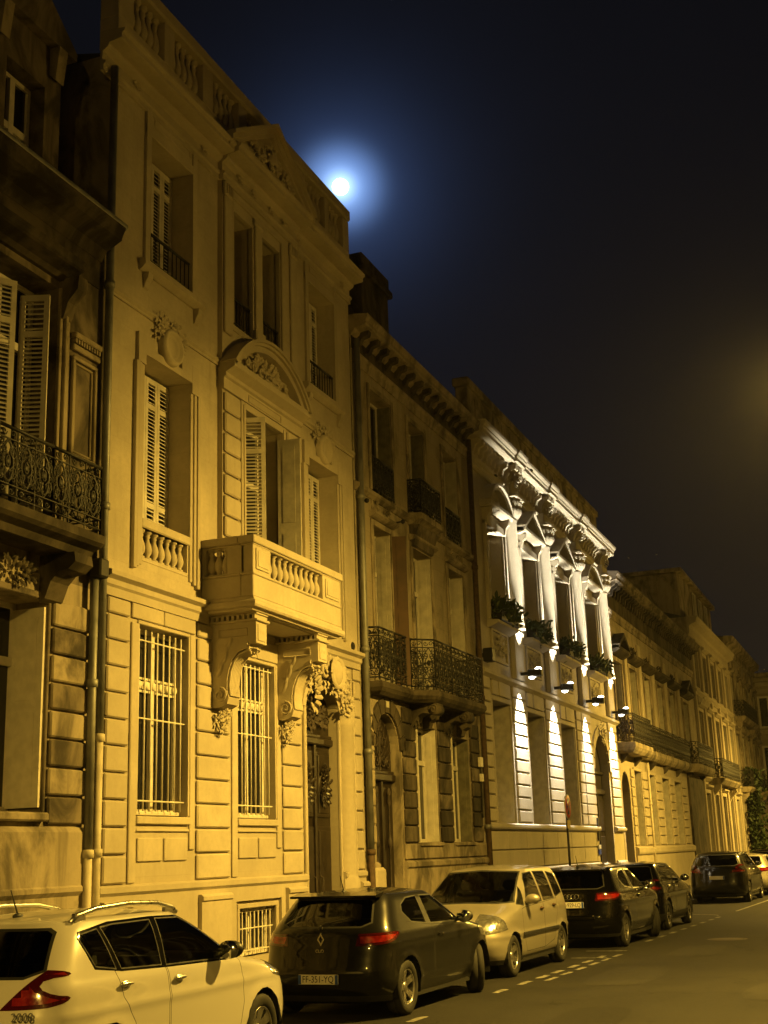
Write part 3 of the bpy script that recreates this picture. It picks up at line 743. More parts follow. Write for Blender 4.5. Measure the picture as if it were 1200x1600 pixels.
        for k in range(7):
            xx = a+.04+.26*k/6
            d.tube([(xx, FY-.66, 4.80), (xx, FY-.47, 4.74), (xx, FY-.38, 4.64), (xx, FY-.325, 4.50), (xx, FY-.30, 4.30), (xx, FY-.32, 4.14)], .022, 5)
        carving(d, (a+b)/2, 4.84, .36, .16, .60, 12, 15, .1, 4)
        for k in range(3): d.leaf(((a+b)/2-.06+.06*k, FY-.765, 5.0), (0, 0, 1), (0, -1, 0), .12, .03, .1)
        d.fb(a+.05, b-.05, .76, .772, 4.92, 5.16, .004)
        d.build('carved_scroll', LIME, c)
        d = MB(); carving(d, (a+b)/2, 3.86, .34, .34, .08, 34, 61, .22, 10); carving(d, (a+b)/2, 3.70, .18, .2, .07, 12, 62, .15, 6)
        d.build('carved_pendant', LIME, c)
    # soffit panel under the balcony
    m = MB()
    for z, e in ((5.318, .30), (5.30, .36)): m.box(17.0+e-.3, 18.7-e+.3, yo(.75-e+.3), yo(.1+e-.3), z, 5.335, .004)
    m.build('soffit_panel', LIME, T)
    # small wall fittings
    m = MB(); m.lathe([(0, -.02), (.07, -.02), (.085, 0)], (22.02, FY, 5.62), 14, 'y'); m.build('vent_cover', DARK, T)
    return T
house_a()
# ------------------------------------------------------------------ the narrow blackened house with the iron balcony
def jamb_leaf(parent, x, z0, z1, depth, mat, side=-1, out=.0, name='shutter'):
    """a plain board shutter folded back against a window's far reveal"""
    return louvre_leaf(parent, (x+side*.03, FY+depth), (0, -1), depth+out, z0, z1, mat, False, name)

def strip_part(name, prof, a, b, mat, parent, base=-.01): return MB().strip(prof, a, b, base).build(name, mat, parent)

def house_b():
    T = thing('sooty_townhouse', (26.0, FY, 0), 'narrow soot-blackened stone house with stepped black iron balcony over its arched door', 'house')
    X0, X1 = 22.30, 29.84
    g = [(22.92, 24.25, .12, 4.50, .20), (25.22, 26.50, 2.05, 4.42, .34), (27.46, 28.78, 2.05, 4.34, .34)]
    m = MB(); wall(m, X0, X1, 0, 5.0, g); arch_fill(m, 22.92, 24.25, 3.82, 4.50, 0, .20); m.build('ground_floor_wall', SOOTY, T)
    f = [(23.20, 24.17, 5.1, 8.22, .38), (25.45, 26.64, 5.1, 8.22, .38), (27.82, 28.96, 5.1, 8.22, .38)]
    m = MB(); wall(m, X0, X1, 5.0, 8.75, f); m.build('first_floor_wall', SOOTJ, T)
    s = [(23.20, 24.42, 8.95, 11.12, .36), (25.46, 26.50, 8.95, 11.12, .36), (27.80, 28.90, 8.95, 11.12, .36)]
    m = MB(); wall(m, X0, X1, 8.75, 12.2, s); m.build('second_floor_wall', SOOTJ, T)
    house_body(T, X0, X1, 12.1, SOOTY, TILE, 1.8)
    # ground floor: plinth, blocks, surrounds
    for a, b in ((X0+.08, 22.86), (24.32, X1-.05)):
        strip_part('plinth', [(.06, 0), (.06, 1.56), (.10, 1.60), (.10, 1.68), (.04, 1.72)], a, b, SOOTY, T)
    for k in range(5): put_block(T, 24.36+k*1.085, 24.36+(k+1)*1.085-.02, 1.74, 2.03, .05, SOOTY, .015)
    MB().fb(22.40, 22.90, 0, .20, 1.20, 1.62, .05).build('door_pedestal', LIME, T); MB().fb(22.42, 22.88, 0, .18, 0, 1.20, .02).build('door_pedestal_base', SOOTY, T)
    jz = [2.05+.335*k for k in range(9)]
    for a, b in ((22.44, 22.84), (24.42, 25.14), (26.58, 27.38), (28.86, 29.50)):
        for k in range(8): put_block(T, a, b, jz[k]+.014, jz[k+1]-.014, .05, (BLACKST if (k+int(a)) % 4 else CRUST) if a > 24 else SOOTY)
    n = 9
    for k in range(n):                                     # voussoirs of the door arch
        t0, t1 = PI*k/n+.02, PI*(k+1)/n-.02; m = MB()
        P = lambda t, e: (23.585-(.665+e)*math.cos(t), 3.82+(.68+e)*math.sin(t))
        m.prism([P(t0, .02), P((t0+t1)/2, .02), P(t1, .02), P(t1, .30), P((t0+t1)/2, .30), P(t0, .30)], lambda a, c, y: (a, y, c), FY, FY-.05); m.build('voussoir', BLACKST, T)
    # arched door with iron overlight and turned uprights
    D = -.18
    m = MB(); m.fb(22.92, 24.25, D-.03, D, .12, 4.5); d = m.build('door', WOOD, T)
    m = MB(); m.fb(22.92, 24.25, D, D+.10, 3.22, 3.36, .02); m.fb(22.92, 24.25, D, D+.06, 3.36, 3.42, .01); m.fb(23.555, 23.615, D, D+.07, .12, 3.22, .01); m.build('transom_bar', WOOD, d)
    for a, b in ((22.98, 23.53), (23.64, 24.19)):
        for za, zb in ((.22, .95), (1.05, 3.12)): MB().fb(a, b, D, D+.03, za, zb, .012).build('door_panel', WOOD, d)
        q = MB(); cx = (a+b)/2
        q.lathe([(.02, 1.15), (.05, 1.2), (.02, 1.28), (.018, 1.95), (.05, 2.0), (.06, 2.06), (.05, 2.12), (.018, 2.2), (.018, 2.75), (.05, 2.82), (.03, 2.95), (.06, 3.0), (.02, 3.1)], (cx, FY-D-.06, 0), 8); q.build('turned_upright', IRONG, d)
    q = MB()
    for sgn in (-1, 1):
        for cx, cz, r in ((.18, 3.62, .16), (.44, 3.58, .13), (.22, 4.0, .17), (.10, 4.25, .10)): q.tube([(23.585+sgn*cx+u, FY-D-.03, cz+v) for u, v in spiral(0, 0, r, 1.6, PI/2, sgn, 16)], .018, 5)
    q.tube([(23.585, FY-D-.03, 3.4), (23.585, FY-D-.03, 4.45)], .016, 5)
    for k in range(10): t = PI*k/9; q.tube([(23.585-.2*math.cos(t), FY-D-.03, 3.6+.2*math.sin(t)), (23.585-.62*math.cos(t), FY-D-.03, 3.8+.62*math.sin(t))], .010, 4)
    q.build('overlight_ironwork', IRONG, d)
    # ground-floor windows and their shutters
    for (a, b, zb, zt), mt in (((25.22, 26.50, 2.05, 4.42), SHUT), ((27.46, 28.78, 2.05, 4.34), SHUTO)):
        window(T, a, b, zb, zt, -.32, cols=2, transoms=(3.7,)); jamb_leaf(T, b, zb+.02, zt-.03, .30, mt)
        louvre_leaf(T, (a+.03, FY+.30), (0, -1), .34, zb+.02, zt-.03, SHUT, False)
        MB().fb(a-.06, b+.06, -.1, .09, 1.98, 2.06, .015).build('window_sill', SOOTY, T)
        q = MB(); q.prism([(0, 4.36), (.10, 4.38), (.14, 4.50), (.26, 4.56), (.30, 4.66), (.30, 4.74), (0, 4.74)], lambda o, z, x: (x, FY-o, z), (a+b)/2-.14, (a+b)/2+.14); q.build('keystone', BLACKST, T)
    # balcony: shallow over the door, canted out to a deep part
    plan = [(22.74, FY), (22.76, FY-.27), (24.52, FY-.27), (24.87, FY-.66), (28.10, FY-.66), (28.12, FY)]
    m = MB()
    for e0, z0, e1, z1 in ((-.10, 4.80, -.02, 4.86), (-.02, 4.86, .03, 4.93), (.03, 4.93, .03, 5.0), (.03, 5.0, .0, 5.05)):
        q0 = [(22.74-e0, FY), (22.76-e0, FY-.27-e0), (24.52-e0, FY-.27-e0), (24.87-e0*.6, FY-.66-e0), (28.10+e0, FY-.66-e0), (28.12+e0, FY)]
        q1 = [(22.74-e1, FY), (22.76-e1, FY-.27-e1), (24.52-e1, FY-.27-e1), (24.87-e1*.6, FY-.66-e1), (28.10+e1, FY-.66-e1), (28.12+e1, FY)]
        for k in range(5): m.quad((*q0[k], z0), (*q0[k+1], z0), (*q1[k+1], z1), (*q1[k], z1))
    m.quad(*[(x, y, 5.05) for x, y in plan]); m.quad(*[(x, min(y+.10, FY), 4.80) for x, y in plan])
    m.build('balcony_slab', BLACKST, T)
    for k in range(5):
        a, b = plan[k], plan[k+1]
        if k == 3: pass
        L = math.hypot(b[0]-a[0], b[1]-a[1]); nn = max(1, round(L/1.1))
        for j in range(nn):
            p = (a[0]+(b[0]-a[0])*j/nn, a[1]+(b[1]-a[1])*j/nn); q = (a[0]+(b[0]-a[0])*(j+1)/nn, a[1]+(b[1]-a[1])*(j+1)/nn)
            off = .04
            railing(T, (p[0], min(p[1]+off, FY)), (q[0], min(q[1]+off, FY)), 5.06, 6.08, IRON, 0, 'railing_panel', k, .010)
    for a in (24.95, 27.0):
        q = MB(); q.prism([(0, 4.80), (.60, 4.80), (.62, 4.66), (.54, 4.58), (.40, 4.60), (.28, 4.62), (.16, 4.56), (.06, 4.36), (0, 4.3)], lambda o, z, x: (x, FY-o, z), a, a+.38)
        q.lathe([(.0, 0), (.11, 0), (.11, .40), (0, .40)], (a-.01, FY-.52, 4.68), 14, 'x'); c = q.build('balcony_console', BLACKST, T)
        q = MB(); q.tube([(a-.012, FY-.52+u, 4.68+v) for u, v in spiral(0, 0, .10, 1.6, 0, 1, 16)], .014, 4); q.build('carved_scroll', BLACKST, c); q = MB(); carving(q, a+.19, 4.45, .3, .3, .05, 14, 8, .14, 4); tag(q.build('carved_leaf', BLACKST, c), kind='stuff')
    # first-floor windows
    for i, (a, b, z0, z1, dd) in enumerate(f):
        window(T, a, b, 5.1, z1, -.36, cols=2, transoms=(7.4,))
        q = MB(); q.fb(a-.12, a, 0, .04, 5.1, z1+.12, .01); q.fb(b, b+.12, 0, .04, 5.1, z1+.12, .01); q.fb(a, b, 0, .042, z1, z1+.12, .01); q.build('window_surround', SOOTY, T)
        if i: jamb_leaf(T, b, 5.12, z1-.03, .34, SHUT)
        else:
            jamb_leaf(T, b, 5.12, z1-.03, .30, SHUTG); louvre_leaf(T, (b+.02, FY-.02), (.35, -.937), .30, 5.12, z1-.03, SHUTR, False)
        q = MB(); q.strip([(.04, z1+.14), (.10, z1+.16), (.16, z1+.20), (.16, z1+.25), (.03, z1+.28)], a-.16, b+.16, -.01); q.build('window_hood', SOOTY, T)
        if i != 1:
            q = MB(); frame_mb(q, a, b, z1+.33, z1+.53, 0, .03, .04); carving(q, (a+b)/2-.3, z1+.43, .34, .18, 0, 12, i+3, .08, 3); carving(q, (a+b)/2+.3, z1+.43, .34, .18, 0, 12, i+9, .08, 3)
            q.build('carved_panel', SOOTY, T)
    strip_part('string_course', [(.03, 8.74), (.08, 8.78), (.11, 8.80), (.11, 8.88), (.02, 8.92)], X0, 25.2, SOOTY, T); strip_part('string_course', [(.03, 8.74), (.08, 8.78), (.11, 8.80), (.11, 8.88), (.02, 8.92)], 26.75, X1, SOOTY, T)
    for i, (a, b, z0, z1, dd) in enumerate(s):
        window(T, a, b, z0, z1, -.33, cols=2)
        q = MB(); q.fb(a-.11, a, 0, .04, z0, z1+.11, .01); q.fb(b, b+.11, 0, .04, z0, z1+.11, .01); q.fb(a, b, 0, .042, z1, z1+.11, .01); q.build('window_surround', SOOTY, T)
        jamb_leaf(T, b, z0+.02, z1-.03, .31, (SHUTO, SHUTO, SHUTG)[i])
        if i == 1:
            q = MB(); q.strip([(.10, 8.70), (.26, 8.78), (.34, 8.80), (.34, 8.93), (.10, 8.95)], 25.25, 26.70, -.01); q.build('balcony_slab', SOOTY, T)
            q = MB(); q.prism([(0, 8.22), (.10, 8.26), (.16, 8.5), (.24, 8.70), (0, 8.70)], lambda o, z, x: (x, FY-o, z), 25.35, 26.60); q.build('balcony_corbel', CRUST, T)
            for A, B in (((25.32, FY-.01), (25.32, FY-.30)), ((25.32, FY-.30), (26.63, FY-.30)), ((26.63, FY-.30), (26.63, FY-.01))): railing(T, A, B, 8.95, 9.70, IRON, 0, 'railing_panel', 0, .018)
        else: railing(T, (a, FY-.03), (b, FY-.03), 8.96, 9.68, IRON, 0, 'railing_panel', i, .020)
    # entablature and heavy black cornice
    strip_part('architrave', [(.03, 11.42), (.05, 11.50), (.05, 11.58), (.08, 11.62), (.08, 11.68), (.02, 11.72)], X0+.1, X1, SOOTY, T)
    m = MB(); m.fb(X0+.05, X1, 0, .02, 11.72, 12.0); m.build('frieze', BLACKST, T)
    strip_part('cornice', [(.02, 11.98), (.10, 12.05), (.12, 12.10), (.34, 12.14), (.36, 12.16), (.36, 12.24), (.40, 12.30), (.41, 12.36), (.12, 12.40)], X0-.02, X1-.02, SOOTY, T)
    me = MB().prism([(0, 11.84), (.08, 11.86), (.14, 11.98), (.28, 12.02), (.30, 12.12), (0, 12.12)], lambda o, z, x: (x, -o, z), -.07, .07).mesh('modillion', BLACKST)
    for k in range(14): link('modillion', me, T, (X0+.35+k*.53, FY, 0))
    for x, z in ((22.55, 8.55), (24.55, 8.58)):
        q = MB(); q.tube([(x, FY, z), (x, FY-.14, z)], .018, 6); q.ball((x, FY-.16, z), .05, 8, 5); q.build('shutter_bolt', IRON, T)
    q = MB(); q.fb(23.50, 23.64, .055, .065, 4.86-.24, 4.74); num = q.build('house_plaque', simple('enamel_plate', (.55, .52, .42), .4), T)
    MB().fb(29.30, 29.48, .05, .13, 3.75, 3.98, .01).build('meter_box', WHITE, T); MB().fb(29.36, 29.50, .05, .12, 3.42, 3.60, .01).build('meter_box', WHITE, T)
    q = MB(); q.tube([(29.44, FY-.07, 3.75), (29.44, FY-.07, 2.6)], .02, 6); q.build('cable', IRON, T)
    return T
house_b()
c = thing('brick_chimney', (25.9, 10.4, 12.0), 'dark square chimney stack on the party wall, seen against the sky', 'chimney')
m = MB(); m.box(25.05, 26.7, 10.0, 10.9, 12.0, 14.70, .02); m.build('stack', BLACKST, c); m = MB(); m.box(24.96, 26.79, 9.9, 11.0, 14.70, 14.88, .03); m.box(25.02, 26.73, 9.97, 10.93, 14.88, 15.2, .03); m.build('cap', BLACKST, c)

def pipe(name, pts, r, label, mats, collars=(), cat='drainpipe'):
    T = thing(name, pts[-1], label, cat)
    for k, (seg, mt) in enumerate(mats): MB().tube(seg, r, 10, caps=True).build('pipe_section', mt, T)
    for (p, mt) in collars:
        q = MB(); q.lathe([(r, -.05), (r+.018, -.045), (r+.018, .045), (r, .05)], p, 12); q.build('collar', mt, T)
    return T
Y1 = FY-.10
pipe('drainpipe', [(13.50, Y1, .1)], .055, 'grey drainpipe turning cream near the ground, against the blackened house corner', [([(13.44, Y1, 5.45), (13.44, Y1, 1.97)], ZINC), ([(13.44, Y1, 1.97), (13.44, Y1, .1)], PIPEP)], [((13.44, Y1, 1.97), PIPEP), ((13.44, Y1, 4.0), ZINC)])
pipe('drainpipe', [(13.62, Y1, .1)], .055, 'tall thin drainpipe between the blackened house and the pale house, cream lower half', [([(13.62, Y1, 12.75), (13.62, Y1, 3.37)], ZINC), ([(13.62, Y1, 3.37), (13.62, Y1, .1)], PIPEP)], [((13.62, Y1, 3.35), PIPEP), ((13.62, Y1, 1.98), PIPEP), ((13.62, Y1, 6.3), ZINC), ((13.62, Y1, 9.4), ZINC)])
pipe('drainpipe', [(22.40, Y1, .1)], .065, 'grey drainpipe between the pale balustraded house and the sooty house', [([(22.40, Y1, 11.9), (22.40, Y1, 1.9)], ZINC), ([(22.40, Y1, 1.9), (22.42, Y1, .1)], simple('rusty_iron', (.10, .065, .04), .8, .2, .4, 12))], [((22.40, Y1, 1.9), MATS['rusty_iron']), ((22.40, Y1, 5.6), ZINC), ((22.40, Y1, 8.6), ZINC), ((22.40, Y1, 3.7), ZINC)])
pipe('drainpipe', [(29.72, Y1, .1)], .065, 'rusty dark drainpipe between the sooty house and the floodlit house', [([(29.72, Y1, 11.9), (29.72, Y1, .1)], MATS['rusty_iron'])], [((29.72, Y1, 2.4), ZINC), ((29.72, Y1, 5.4), MATS['rusty_iron']), ((29.72, Y1, 8.6), MATS['rusty_iron'])])

# ------------------------------------------------------------------ the blackened house at the left edge
def house_z():
    T = thing('blackened_townhouse', (10.5, FY, 0), 'blackened stone house at the left edge with scrolled iron balcony, white shutters and dormer', 'house')
    X0, X1 = 6.0, 13.72
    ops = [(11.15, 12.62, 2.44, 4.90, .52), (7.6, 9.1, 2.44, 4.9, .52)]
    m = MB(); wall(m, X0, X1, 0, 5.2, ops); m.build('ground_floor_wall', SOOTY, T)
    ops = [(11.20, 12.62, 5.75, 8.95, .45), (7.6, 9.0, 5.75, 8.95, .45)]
    m = MB(); wall(m, X0, X1, 5.2, 10.0, ops); m.build('first_floor_wall', CRUST, T)  # blackened stone; the lamp's cut-off is put into its dark colour too
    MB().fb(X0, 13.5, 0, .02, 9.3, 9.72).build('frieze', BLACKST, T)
    house_body(T, X0, X1, 10.0, SOOTY, SLATE, 3.2, 9)
    for k in range(8): put_block(T, 12.70, 13.46, 2.30+.33*k+.013, 2.30+.33*(k+1)-.013, .055, SOOTY if k % 2 else CRUST)
    strip_part('plinth', [(.05, 0), (.05, 1.5), (.09, 1.55), (.09, 1.60), (.07, 1.62), (.07, 2.22), (.03, 2.28)], X0, 13.50, SOOTY, T)
    for (a, b) in ((11.15, 12.62), (7.6, 9.1)):
        window(T, a, b, 2.44, 4.9, -.50, cols=2, transoms=(4.2,))
        MB().fb(a-.05, b+.05, -.1, .10, 2.34, 2.44, .02).build('window_sill', SOOTY, T)
        lf = louvre_leaf(T, (b-.04, FY+.47), (0, -1), .47, 2.5, 4.82, WHITE, False)
        q = MB()
        for k in range(3): q.box(b-.30, b-.14, FY-.02, FY+.0, 4.55-.06*k, 4.575-.06*k)
        q = MB(); q.fb(a-.08, a, 0, .03, 2.44, 4.98, .01); q.fb(b, b+.05, 0, .03, 2.44, 4.98, .01); q.fb(a, b, 0, .032, 4.9, 4.98, .01); q.build('window_surround', CRUST, T)
    # balcony
    bx, o = 12.86, .55
    m = MB(); m.strip([(.40, 5.42), (.44, 5.50), (.55, 5.54), (.60, 5.58), (.60, 5.68), (.56, 5.70)], X0, bx+.04, -.01); m.build('balcony_slab', BLACKST, T)
    x = X0
    while x < bx-.3:
        x2 = min(x+.98, bx); railing(T, (x, FY-o), (x2, FY-o), 5.70, 6.54, IRON, 2, 'railing_panel', 0, .010); x = x2
    railing(T, (bx, FY-o), (bx, FY-.02), 5.70, 6.54, IRON, 2, 'railing_panel', 0, .010)
    for a in (12.45, 10.0, 7.0):
        q = MB(); q.prism([(0, 5.42), (.48, 5.42), (.50, 5.30), (.40, 5.22), (.26, 5.20), (.16, 5.10), (.08, 4.9), (0, 4.86)], lambda o_, z, xx: (xx, FY-o_, z), a, a+.36); q.build('balcony_console', BLACKST, T)
    q = MB(); carving(q, 11.9, 5.14, .8, .26, .02, 26, 4, .18, 6); tag(q.build('carved_keystone_foliage', BLACKST, T), kind='stuff')
    for (a, b) in ((11.20, 12.62), (7.6, 9.0)):
        window(T, a, b, 5.75, 8.95, -.42, cols=2, transoms=(8.1,))
        louvre_leaf(T, (a+.04, FY+.16), (.86, -.51), .50, 5.80, 8.62, SHUT); louvre_leaf(T, (a+.70, FY+.02), (.35, -.937), .36, 5.80, 8.55, SHUT)
        q = MB()
        for e, t in ((.0, .05), (.07, .09), (.14, .06)): q.fb(b+e, b+e+.06, 0, t, 5.75, 8.95, .008); q.fb(a-e-.06, a-e, 0, t, 5.75, 8.95, .008)
        q.build('window_surround', SOOTY, T)
        q = MB(); q.prism([(0, 8.5), (.08, 8.55), (.14, 8.75), (.28, 8.90), (.30, 9.08), (0, 9.08)], lambda o_, z, xx: (xx, FY-o_, z), b+.02, b+.20); q.build('hood_console', CRUST, T)
        q = MB(); q.strip([(.06, 9.05), (.12, 9.10), (.30, 9.14), (.33, 9.16), (.33, 9.22), (.36, 9.26), (.05, 9.30)], a-.4, b+.10, -.01); q.build('window_hood', BLACKST, T)
    q = MB(); frame_mb(q, 12.98, 13.42, 6.85, 8.10, 0, .05, .05); frame_mb(q, 13.03, 13.37, 6.90, 8.05, 0, .025, .03); q.fb(12.90, 13.50, 0, .07, 8.22, 8.30, .01); q.fb(12.90, 13.50, 0, .10, 8.38, 8.46, .015); q.build('pilaster_panel', SOOTY, T)
    q = MB()
    for k in range(10): q.fb(12.92+k*.058, 12.95+k*.058, .0, .085, 8.31, 8.37)
    tag(q.build('dentil_band', SOOTY, T), kind='stuff')
    strip_part('cornice', [(.03, 9.70), (.08, 9.78), (.12, 9.84), (.34, 9.95), (.36, 10.02), (.40, 10.10), (.40, 10.16), (.10, 10.20)], X0, 13.52, BLACKST, T)
    m = MB(); m.tube([(X0, FY-.36, 10.16), (13.56, FY-.36, 10.16)], .055, 8, caps=True); m.build('gutter', ZINC, T)
    m = MB(); m.box(13.36, 13.56, FY-.24, FY-.06, 5.32, 5.56, .02); m.build('rainwater_hopper', IRON, T)
    # stone dormer
    m = MB(); wall(m, 11.35, 12.86, 10.2, 12.6, [(11.72, 12.52, 10.62, 11.86, .30)], -.25); m.quad((12.86, FY+.25, 10.2), (12.86, FY+2.2, 10.2), (12.86, FY+2.2, 12.6), (12.86, FY+.25, 12.6)); m.quad((11.35, FY+.25, 10.2), (11.35, FY+.25, 12.6), (11.35, FY+2.2, 12.6), (11.35, FY+2.2, 10.2)); d = m.build('dormer', CRUST, T)
    window(T, 11.72, 12.52, 10.62, 11.86, -.53, cols=2, transoms=(11.1,))
    m = MB(); m.prism([(11.2, 12.5), (13.0, 12.5), (13.0, 12.62), (12.1, 13.3), (11.2, 12.62)], lambda a, c_, y: (a, y, c_), FY+.1, FY+2.3); m.build('dormer_roof', CRUST, T)
    for sx in (11.45, 12.60):
        q = MB(); q.prism([(.0, 12.1), (-.06+.16, 12.0), (.13, 12.25), (.16, 12.5), (0, 12.5)], lambda o_, z, xx: (xx, FY+.25-o_, z), sx, sx+.18); q.build('dormer_bracket', SOOTY, T)
    return T
house_z()
# ------------------------------------------------------------------ the floodlit house
WARM = (1.0, .90, .68)
BULB = emis('lit_lamp_glass', (1.0, .93, .78), 30)
LEAF = []
for i, c_ in enumerate(((.045, .07, .022), (.06, .085, .03), (.03, .05, .018))):
    LEAF.append(simple('leaf_green_%s' % 'abc'[i], c_, .6, 0, .35, 30))
def foliage(parent, pts, mat, name='foliage'):
    m = MB(); R = random.Random(len(pts)+int(pts[0][0]*7))
    for (x, y, z, L) in pts:
        d = Vector((R.gauss(0, 1), R.gauss(-.3, 1), R.gauss(.25, 1))).normalized(); m.leaf((x, y, z), d, Vector((R.gauss(0, 1), R.gauss(0, 1), R.gauss(0, 1))), L, L*.22, R.uniform(.05, .4))
    return m.build(name, mat, parent, False)
def house_c():
    T = thing('floodlit_townhouse', (38.0, FY, 0), 'grand stone house lit by white floodlights, with columns, pediments and a blazing cornice', 'house')
    X0, X1 = 29.92, 46.0
    cols = (33.25, 36.85, 40.95, 45.0)
    g = [(30.85, 32.45, 2.50, 5.48, .52), (34.10, 35.85, 2.50, 5.46, .52), (37.80, 39.55, 2.50, 5.44, .52), (42.0, 44.3, .12, 5.45, .30)]
    m = MB(); wall(m, X0, X1, 0, 6.0, g); arch_fill(m, 42.0, 44.3, 4.3, 5.45, 0, .30); m.build('ground_floor_wall', PALE, T)
    ups = [(31.05, 32.5, 7.5, 10.0, .40), (34.35, 35.9, 7.5, 10.0, .40), (38.1, 39.7, 7.5, 10.0, .40), (42.1, 43.8, 7.5, 10.0, .40)]
    m = MB(); wall(m, X0, X1, 6.0, 12.2, ups); m.build('first_floor_wall', PALE, T)
    house_body(T, X0, X1, 12.6, SOOTY, SLATE, 1.6)
    for a, b in ((X0, 41.85), (44.45, X1)):
        strip_part('plinth', [(.10, 0), (.10, .9), (.14, .95), (.14, 1.0), (.08, 1.04), (.08, 1.36), (.05, 1.40)], a, b, PALE, T)
        strip_part('sill_course', [(.05, 2.32), (.12, 2.36), (.14, 2.40), (.14, 2.46), (.03, 2.50)], a, b, PALE, T)
    x = X0+.05
    while x < 41.4:                                        # two courses of long stones below the windows
        put_block(T, x, min(x+1.63, 41.8)-.02, 1.42, 1.84, .045, PALE, .015); put_block(T, x, min(x+1.63, 41.8)-.02, 1.87, 2.30, .045, PALE, .015); x += 1.63
    jz = [2.52+.318*k for k in range(12)]
    for a, b in ((X0+.05, 30.62), (32.66, 33.90), (36.02, 37.62), (39.75, 40.40), (40.48, 41.82), (44.50, 45.85)):
        for k in range(11):
            if a < 31 or a > 39.5 or True: put_block(T, a, b, jz[k]+.016, jz[k+1]-.016, .06, PALE, .022)
    for i, (a, b, z0, z1, d) in enumerate(g[:3]):
        window(T, a, b, z0, z1, -.50, cols=2, transoms=(4.7,)); jamb_leaf(T, b, z0+.02, z1-.04, .46, SHUTG)
        q = MB(); q.fb(a-.12, a, 0, .03, z0, z1, .01); q.fb(b, b+.12, 0, .03, z0, z1, .01); q.fb(a-.12, b+.12, 0, .032, z1, z1+.12, .01); q.build('window_surround', PALE, T)
        for k in range(3): w_ = (b-a)/3; put_block(T, a+w_*k+.01, a+w_*(k+1)-.01, z1+.14, 5.98, .05+.02*(k == 1), PALE, .012, name='lintel_stone')
    # arched carriage door
    m = MB(); m.fb(42.0, 44.3, -.30, -.27, .12, 5.45); d = m.build('door', WOOD, T)
    q = MB(); q.fb(42.0, 44.3, -.27, -.17, 3.55, 3.72, .02); q.fb(42.0, 44.3, -.27, -.19, 4.2, 4.3, .02); q.fb(43.1, 43.2, -.27, -.19, .12, 3.55, .01); q.build('transom_bar', WOOD, d)
    for a, b in ((42.1, 43.05), (43.25, 44.2)):
        for za, zb in ((.25, 1.1), (1.25, 2.2), (2.35, 3.4)): MB().fb(a, b, -.27, -.23, za, zb, .015).build('door_panel', WOOD, d)
    n = 11
    for k in range(n):
        t0, t1 = PI*k/n+.015, PI*(k+1)/n-.015; m = MB(); P = lambda t, e: (43.15-(1.15+e)*math.cos(t), 4.30+(1.15+e)*math.sin(t))
        m.prism([P(t0, .02), P((t0+t1)/2, .02), P(t1, .02), P(t1, .30), P((t0+t1)/2, .30), P(t0, .30)], lambda a, c, y: (a, y, c), FY, FY-.06); m.build('voussoir', PALE, T)
    q = MB(); carving(q, 43.15, 5.55, .6, .7, .08, 34, 71, .25, 8); q.build('carved_keystone', PALE, T)
    strip_part('string_course', [(.05, 5.98), (.10, 6.02), (.16, 6.06), (.16, 6.14), (.04, 6.20)], X0, X1, PALE, T)
    # pedestal zone with pale carved panels, sill and window boxes' shelves
    for i, (a, b, z0, z1, dd) in enumerate(ups):
        q = MB(); frame_mb(q, a+.1, b-.1, 6.55, 7.25, 0, .05, .07); carving(q, (a+b)/2, 6.9, (b-a)*.7, .5, .02, 30, 5+i, .1, 8); q.build('carved_panel', PALE, T)
        q = MB(); q.strip([(.06, 7.30), (.20, 7.36), (.30, 7.40), (.30, 7.47), (.02, 7.50)], a-.2, b+.2, -.01); q.build('window_sill', PALE, T)
        window(T, a, b, z0, z1, -.36, cols=2, transoms=(9.2,))
        q = MB()
        for e, t in ((0, .06), (.10, .10)): q.fb(a-e-.10, a-e, 0, t, 7.5, 10.0+e, .012); q.fb(b+e, b+e+.10, 0, t, 7.5, 10.0+e, .012)
        q.fb(a-.2, b+.2, 0, .102, 10.0, 10.20, .012); q.build('window_surround', PALE, T)
        for sx in (a-.18, b+.02):
            q = MB(); q.prism([(0, 10.0), (.12, 10.02), (.16, 10.2), (.24, 10.3), (.26, 10.42), (0, 10.42)], lambda o, z, x: (x, FY-o, z), sx, sx+.16); q.build('hood_console', PALE, T)
        q = MB(); q.strip([(.10, 10.42), (.28, 10.46), (.32, 10.50), (.32, 10.58), (.05, 10.60)], a-.34, b+.34, -.01)
        mx, hw = (a+b)/2, (b-a)/2+.34
        if i in (1, 2):
            for t0, t1, o in ((0, .08, .34), (.08, .16, .26)):
                for sg in (-1, 1): q.prism([(mx+sg*hw, 10.58-t0+.06), (mx, 11.24-t0+.06), (mx, 11.24-t1+.06), (mx+sg*hw, 10.58-t1+.06)], lambda u, z, y: (u, y, z), FY+.02, FY-o)
        else:
            rise = .62; R_ = (hw*hw+rise*rise)/(2*rise); th = math.asin(hw/R_); zc = 10.60+rise-R_; nn = 16
            for k in range(nn):
                t0, t1 = -th+2*th*k/nn, -th+2*th*(k+1)/nn
                for r0, r1, o in ((R_-.16, R_-.07, .26), (R_-.07, R_, .34)):
                    q.prism([(mx+r*math.sin(t), zc+r*math.cos(t)) for t, r in ((t0, r0), (t1, r0), (t1, r1), (t0, r1))], lambda u, z, y: (u, y, z), FY+.02, FY-o)
        q.build('window_pediment', PALE, T)
        if i in (0, 3):
            q = MB(); carving(q, mx, 10.82, (b-a)*.8, .35, .02, 26, 11+i, .16, 8); q.build('carved_tympanum', PALE, T)
